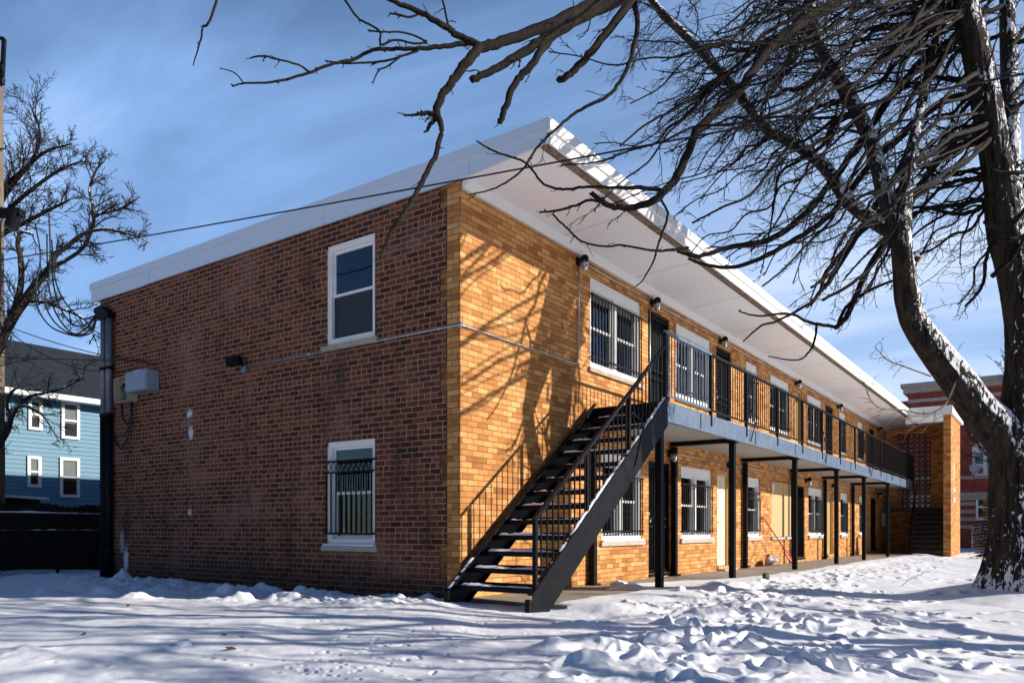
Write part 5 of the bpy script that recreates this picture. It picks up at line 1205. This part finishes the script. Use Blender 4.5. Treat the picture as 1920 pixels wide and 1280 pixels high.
lbranch(m_, [(-80, 480, 0, 9), (0, 440, 0, 7), (50, 415, 0, 5), (90, 395, 0, 4), (130, 375, 0, 2)], dT, 16, 1.2, 3, .014, t2, np.array((0, 0, .18)), .006)
m_.build('trunk', M['branch_bark'], tl, True); t2.build('twigs', M['twig_bark'], tl)
tl = thing('bare_tree', 'small crooked bare tree with snow on its limbs in front of the blue house', 'tree', tuple(at(-40, 1070, 15.6)))
m_ = MB(); t2 = MB(); dT = 15.6
lbranch(m_, [(-45, 1080, 0, 14), (-30, 900, 0, 12), (-8, 840, 0, 11), (12, 805, 0, 10), (24, 775, 0, 6), (50, 745, 0, 4), (90, 735, 0, 3), (130, 722, 0, 2.4), (155, 703, 0, 1.4)], dT, 16, .8, 3, .012, t2, np.array((.05, 0, .02)), .005)
lbranch(m_, [(12, 805, 0, 6), (22, 770, 0, 5), (40, 760, 0, 4), (60, 765, 0, 3), (85, 785, 0, 1.8), (112, 830, 0, 1.2)], dT, 12, .7, 3, .011, t2, down * .1, .005)
lbranch(m_, [(16, 790, 0, 4), (14, 750, 0, 3.4), (30, 728, 0, 3), (50, 730, 0, 2.6), (100, 735, 0, 1.5)], dT, 12, .7, 2, .010, t2, np.array((0, 0, .1)), .005)
m_.build('trunk', M['thin_bark'], tl, True); t2.build('twigs', M['twig_bark'], tl)
bare_tree('slender bare tree far behind the stair hall, seen between the two big trunks', (44.0, -4.2, -.3), 13.5, .2, 52, .8, 11, 3, twr=.012, fineness=1.2)
bare_tree('slender bare tree in the distance right of the stair hall roof', (37.0, -4.9, -.3), 10.5, .14, 57, .85, 10, 3, twr=.010)

# ------------------------------------------------------------------ left background
pc = at(-8, 992, 17.2)
pole = thing('utility_pole', 'weathered wooden utility pole cut by the left edge of the picture', 'utility pole', (pc[0], pc[1], -.1))
zt = .9 + (HY - 118) / FPX * 17.2
m_ = MB(); m_.tube([(pc[0], pc[1], -.2), (pc[0], pc[1], zt * .5), (pc[0], pc[1], zt)], [.19, .165, .14], 18); m_.build('shaft', M['pole_wood'], pole, True)
m_ = MB(); pr = np.array((pc[0], pc[1], 0)) + RT * .18 - FW * .05
m_.bar(pr + np.array((0, 0, zt - .35)), pr + RT * .04 + np.array((0, 0, zt + .5)), .07, .07, FW); m_.bar(pr + RT * .04 + np.array((0, 0, zt + .5)), pr - RT * .3 + np.array((0, 0, zt + .55)), .06, .06)
m_.build('bracket', M['black_steel'], pole)
m_ = MB()
for z in (zt - .15, zt - .45): m_.tube([pr + np.array((0, 0, z - .06)), pr + np.array((0, 0, z + .06))], .05, 10)
m_.tube([pr - RT * .1 + np.array((0, 0, zt - 1.95)), pr + RT * .07 + np.array((0, 0, zt - 1.93)), pr + RT * .07 + np.array((0, 0, zt - 1.87))], .018, 6)
m_.build('insulator', M['black_steel'], pole)
m_ = MB(); zb = .9 + (HY - 408) / FPX * 17.2
m_.bar(np.array((pc[0], pc[1], zb)) - RT * .6 - FW * .25, np.array((pc[0], pc[1], zb)) + RT * .75 - FW * .25, .2, .16); m_.tube([np.array((pc[0], pc[1], zb - .35)) + RT * .5 - FW * .25, np.array((pc[0], pc[1], zb + .05)) + RT * .62 - FW * .25], .14, 10)
m_.build('cross_arm', M['black_steel'], pole)

HYW = 16.0
house = thing('blue_house', 'blue clapboard house with white framed windows and a dark shingle roof behind the fence', 'house', (2, HYW, 0))
hx0, hx1 = -6.0, 9.0; zE = zz(741, fx(60, HYW), HYW)
m_ = MB(); n = int((zE + .2) / .115)
for i in range(n):
    z0 = zE - (i + 1) * .115; m_.add([(hx0, HYW - .018, z0), (hx1, HYW - .018, z0), (hx1, HYW, z0 + .115), (hx0, HYW, z0 + .115), (hx0, HYW + .001, z0), (hx1, HYW + .001, z0)], [(0, 1, 2, 3), (4, 5, 1, 0)])
m_.box((hx0, HYW + .002, -.3), (hx1, HYW + 8, zE)); m_.build('wall', M['siding_blue'], house)
m_ = MB(); m_.prism([(HYW - .35, zE - .02), (HYW - .35, zE + .06), (HYW + 4, zE + 2.25), (HYW + 8.4, zE + .06), (HYW + 8.4, zE - .02)], 'x', hx0 - .3, hx1 + .3); rf = m_.build('roof', M['shingle'], house)
m_ = MB(); m_.box((hx0 - .3, HYW - .40, zE - .07), (hx1 + .3, HYW - .351, zE + .07)); m_.box((hx0, HYW - .35, zE - .07), (hx1, HYW - .02, zE - .03)); m_.build('gutter', M['trim_white'], rf)
def hwin(xa, xb, ya, yb, parent, Y, glassdark=False):
    x0, x1 = fx(xa, Y), fx(xb, Y); z1, z0 = zz(ya, (x0 + x1) / 2, Y), zz(yb, (x0 + x1) / 2, Y); e = .075
    m_ = MB(); m_.box((x0, Y - .06, z0), (x0 + e, Y - .019, z1)).box((x1 - e, Y - .06, z0), (x1, Y - .019, z1)).box((x0 + e, Y - .06, z1 - e), (x1 - e, Y - .019, z1)).box((x0 + e, Y - .06, z0), (x1 - e, Y - .019, z0 + e)).box((x0 + e, Y - .05, (z0 + z1) / 2 - .025), (x1 - e, Y - .019, (z0 + z1) / 2 + .025))
    f_ = m_.build('window', M['trim_white'], parent)
    m_ = MB(); m_.box((x0 + e, Y - .030, z0 + e), (x1 - e, Y - .026, z1 - e)); m_.build('pane', M['glass'], f_)
    m_ = MB(); m_.box((x0 + e, Y - .024, (z0 + z1) / 2 - .08), (x1 - e, Y - .0195, z1 - e)); m_.build('shade', M['shade_cloth'], f_)
    m_ = MB(); m_.box((x0 + e, Y - .024, z0 + e), (x1 - e, Y - .0195, (z0 + z1) / 2 - .081)); m_.build('room', M['interior'], f_)
for a in ((52, 78, 748, 806), (114, 148, 754, 823), (50, 76, 855, 913), (111, 148, 858, 932)): hwin(*a, house, HYW)

FY = 12.0
fence = thing('wooden_fence', 'dark scalloped wooden fence with snow along its rail, left of the brick building', 'fence', (-2, FY, 0))
m_ = MB(); x = -6.0; q = 0
while x < 8:
    tz = 1.50 + .035 * math.sin(q * .9) + RR.uniform(-.012, .012) - .004 * q * .3; m_.prism([(x, -.15), (x + .135, -.15), (x + .135, tz - .03), (x + .10, tz), (x + .035, tz), (x, tz - .03)], 'y', FY - .01, FY + .012); x += .142; q += 1
m_.build('boards', M['fence_wood'], fence)
for z in (1.22, .45):
    m_ = MB(); m_.box((-6, FY - .06, z - .04), (8, FY - .011, z + .04)); m_.build('rail', M['fence_wood'], fence)
m_ = MB(); lumpy_strip(m_, (-6, FY - .04, 1.261), (8, FY - .04, 1.261), .05, .035, 120, 15); m_.build('snow_line', M['snow'], fence, True)
def chain_link(label, P0, P1, h, mesh_=.09, name='chain_link_fence', posts=6, z0=0.0, mat='galvanised'):
    P0, P1 = np.array(P0, float), np.array(P1, float); L = np.linalg.norm(P1 - P0); t = (P1 - P0) / L; f_ = thing(name, label, 'fence', tuple(P0)); Z = np.array((0, 0, 1.0))
    m_ = MB(); m_.tube([P0 + Z * h, P1 + Z * h], .024, 8); m_.build('top_rail', M[mat], f_, True)
    for i in range(posts):
        c = P0 + t * L * i / (posts - 1); m_ = MB(); m_.tube([c - Z * .2, c + Z * (h + .06)], .03, 8); m_.build('post', M[mat], f_, True)
    m_ = MB(); n = int(L / mesh_); side = np.cross(t, Z) * .004
    for i in range(-int(h / mesh_), n):
        for sgn in (1, -1):
            a0 = i * mesh_ if sgn > 0 else (i * mesh_ + h); p = P0 + t * a0 + side * sgn; q_ = P0 + t * (a0 + sgn * h) + side * sgn + Z * h
            # clip to the run of the fence
            lo, hi = 0.0, 1.0; da = sgn * h
            for lim in (0.0, L):
                s_ = (lim - a0) / da
                if (lim == 0.0) == (da > 0): lo = max(lo, s_)
                else: hi = min(hi, s_)
            if hi - lo < .02: continue
            m_.bar(p + (q_ - p) * lo, p + (q_ - p) * hi, .0055, .0055, np.cross(t, Z))
    m_.build('wire_mesh', M[mat], f_); return f_
chain_link('low chain link fence with snow caught on top, in front of the dark wooden fence', (-3.6, 10.6, -.05), (2.2, 10.6, -.05), .92, mat='black_steel')
m_ = MB(); lumpy_strip(m_, (-3.6, 10.6, .885), (2.2, 10.6, .885), .05, .03, 80, 19)
tag(m_.build('snow_on_fence', M['snow'], None, True), 'ragged line of snow caught along the top of the left chain link fence', 'snow', kind='stuff')
shed = thing('low_shed', 'low dark shed roof edged with snow, behind the wooden fence', 'shed', (-1, 13.6, 0))
m_ = MB(); m_.box((-4, 13.4, -.2), (.75, 15, 1.66)); m_.build('wall', M['fence_wood'], shed)
m_ = MB(); m_.prism([(-4.1, 1.80), (.9, 1.60), (.9, 1.66), (-4.1, 1.86)], 'y', 13.3, 15.1); m_.build('roof', M['snow'], shed)

# ------------------------------------------------------------------ right background: red brick school-like block
RX = 45.0
red = thing('brick_building', 'tall dark red brick building with pale cornice and stone bands beyond the stair hall', 'building', (RX, 0, 0))
yk = ey(1703, RX)
Fr = lambda a, t, z: (RX - t, a, z)
rw = (ey(1872, RX), ey(1823, RX)); rz = (4.05, 5.75)
m_ = MB(); wall_panel(m_, 'y', RX, RX + .4, -22, yk, -.5, 9.2, [(*rw, *rz)]); m_.box((RX + .41, -22, -.5), (RX + 12, yk, 9.2)); m_.box((RX + 1.2, yk + .003, -.5), (RX + 12, 30, 8.95)); m_.build('wall', M['maroon_brick'], red)
m_ = MB(); m_.box((RX - .25, -22, 9.2), (RX + 12, yk + .25, 9.55)); m_.box((RX - .38, -22, 9.55), (RX + 12, yk + .38, 9.78)); m_.box((RX - .08, -22, 8.62), (RX - .003, yk + .02, 8.82)); m_.build('cornice', M['pale_stone'], red)
m_ = MB(); m_.box((RX - .10, -22, 3.86), (RX - .003, yk, 4.05)); m_.box((RX - .09, -22, 2.62), (RX - .003, yk, 3.08))
for z in (2.30, 1.85, 1.40, .95): m_.box((RX - .03, -22, z), (RX - .003, yk, z + .22))
m_.build('stone_band', M['limestone'], red)
m_ = MB()
for y in (rw[1] + 1.05, rw[1] + 2.2): m_.box((RX - .07, y, 4.06), (RX - .003, y + .34, 8.6))
m_.build('pilaster', M['maroon_brick'], red)
def rwin(y0, y1, z0, z1, arch=False, two=False):
    m_ = MB(); e = .12
    m_.box(Fr(y0, -.15, z0), Fr(y0 + e, -.03, z1)).box(Fr(y1 - e, -.15, z0), Fr(y1, -.03, z1)).box(Fr(y0 + e, -.15, z0), Fr(y1 - e, -.03, z0 + e)).box(Fr(y0 + e, -.15, z1 - (.45 if arch else e)), Fr(y1 - e, -.03, z1))
    zm = (z0 + z1 - (.45 if arch else e)) / 2; m_.box(Fr(y0 + e, -.13, zm - .04), Fr(y1 - e, -.05, zm + .04))
    if two: m_.box(Fr((y0 + y1) / 2 - .1, -.15, z0 + e), Fr((y0 + y1) / 2 + .1, -.02, z1 - .45))
    if arch:
        pts = [(y0, z1)] + [(y0 + (y1 - y0) * t, z1 + .28 * math.sin(math.pi * t)) for t in np.linspace(0, 1, 12)][1:-1] + [(y1, z1)]; m_.prism(pts, 'x', RX - .04, RX - .002)
    f_ = m_.build('window', M['trim_white'], red)
    m_ = MB(); m_.box(Fr(y0 + e, -.10, z0 + e), Fr(y1 - e, -.095, z1 - e)); m_.build('pane', M['glass'], f_)
    m_ = MB(); m_.box(Fr(y0 + e, -.2, z0 + e), Fr(y1 - e, -.19, z1 - e)); m_.build('shade', M['shade_cloth'], f_)
rwin(*rw, *rz, True, True)
# small upper and basement windows stand proud on the brick face
for (a, b, c, d_) in ((1842, 1822, 815, 786), (1874, 1830, 974, 925)):
    y0, y1 = ey(a, RX), ey(b, RX); z0, z1 = zz(c, RX, y0), zz(d_, RX, y0); m_ = MB(); e = .12
    m_.box((RX - .08, y0, z0), (RX - .032, y0 + e, z1)).box((RX - .08, y1 - e, z0), (RX - .032, y1, z1)).box((RX - .08, y0 + e, z1 - e), (RX - .032, y1 - e, z1)).box((RX - .08, y0 + e, z0), (RX - .032, y1 - e, z0 + e)).box((RX - .078, y0 + e, (z0 + z1) / 2 - .05), (RX - .034, y1 - e, (z0 + z1) / 2 + .05))
    f_ = m_.build('window', M['trim_white'], red); m_ = MB(); m_.box((RX - .05, y0 + e, z0 + e), (RX - .045, y1 - e, z1 - e)); m_.build('pane', M['glass'], f_)
    m_ = MB(); m_.box((RX - .044, y0 + e, z0 + e), (RX - .0335, y1 - e, z1 - e)); m_.build('room', M['interior'], f_)
yd = ey(1825, RX - .5); zd = zz(880, RX - .5, yd)
ds = thing('satellite_dish', 'grey satellite dish on the red brick wall by the arched window', 'satellite dish', (RX - .5, yd, zd))
m_ = MB(); ax = np.array((-.75, -.55, .36)); ax /= np.linalg.norm(ax); sd_ = np.cross(ax, (0, 0, 1)); sd_ /= np.linalg.norm(sd_); u2 = np.cross(sd_, ax); vs = [np.array((RX - .5, yd, zd))]
for i in range(1, 4):
    for j in range(16): vs.append(np.array((RX - .5, yd, zd)) + (sd_ * math.cos(j * math.pi / 8) + u2 * math.sin(j * math.pi / 8)) * .10 * i + ax * .010 * i * i)
m_.add(vs, [(0, 1 + j, 1 + (j + 1) % 16) for j in range(16)] + [(1 + i * 16 + j, 1 + (i + 1) * 16 + j, 1 + (i + 1) * 16 + (j + 1) % 16, 1 + i * 16 + (j + 1) % 16) for i in range(2) for j in range(16)])
o = m_.build('reflector', M['grey_steel'], ds, True); o.modifiers.new('thick', 'SOLIDIFY').thickness = .015
m_ = MB(); m_.tube([(RX - .5, yd, zd), (RX - .3, yd, zd - .2), (RX - .12, yd, zd - .45)], .03, 8); m_.tube([np.array((RX - .5, yd, zd)) - u2 * .35, np.array((RX - .5, yd, zd)) + ax * .5], .015, 6); m_.build('arm', M['pipe_grey'], ds)
chain_link('chain link fence standing in the snow between the stair hall and the red building', (36.0, -2.9, -.3), (36.0, -9.5, -.3), 1.25, .12, posts=4)

# snowy evergreen beside the red building
eb = at(1866, 1018, 29.0)
ev = thing('evergreen_shrub', 'dark snow dusted evergreen half hidden behind the big tree trunk', 'evergreen', (eb[0], eb[1], -.3))
m_ = MB(); m_.tube([(eb[0], eb[1], -.4), (eb[0], eb[1], 2.7)], [.09, .02], 8); m_.build('trunk', M['branch_bark'], ev)
m_ = MB(); sn = MB(); r_ = random.Random(3)
for lev in range(26):
    z = -.1 + lev * .115; rad = 1.05 * (1 - lev / 28) * r_.uniform(.8, 1.15)
    for k_ in range(13):
        a = r_.uniform(0, 6.28); p0 = np.array((eb[0], eb[1], z)); d = np.array((math.cos(a), math.sin(a), -.18)); tip = p0 + d * rad * r_.uniform(.6, 1.1)
        for q in range(9):
            t = .25 + .75 * q / 8; c = p0 + (tip - p0) * t; s_ = np.array((-math.sin(a), math.cos(a), 0)) * .13 * (1.2 - t)
            m_.add([c - s_ + np.array((0, 0, r_.uniform(-.05, .03))), c + d * .12 + np.array((0, 0, .02)), c + s_ + np.array((0, 0, r_.uniform(-.05, .03))), c - d * .06], [(0, 1, 2, 3)])
            if r_.random() < .10: m2 = c + np.array((0, 0, .035)); sn.add([m2 - s_ * .7, m2 + d * .08, m2 + s_ * .7, m2 - d * .04 + np.array((0, 0, .02))], [(0, 1, 2, 3)])
m_.build('foliage', M['needles'], ev); sn.build('snow_dusting', M['snow'], ev)
# twigs sticking out of the snow
for (px, py, h, lab) in ((1545, 1092, .35, 'thin dry stalk leaning out of the trodden snow below the second last porch post'), (1690, 1095, .45, 'thin dry stalks standing in the snow left of the big trunk'), (1455, 1140, .16, 'short curled stalk on the snow ridge left of the snow dome')):
    c = drop(px, py); m_ = MB(); P_ = wander(c, (RT * .7 + np.array((0, 0, .6))), h, 6, RR, .2); m_.tube(P_, np.linspace(.006, .003, len(P_)), 5, False); shoots(m_, P_, .005, RR, 3, h * .5, .004, 1, np.array((0, 0, .1)), .2, .2, 4, (.3, .8), 0, .0025, 4)
    tag(m_.build('dry_stalk', M['pale_twig'], None), lab, 'stalk')
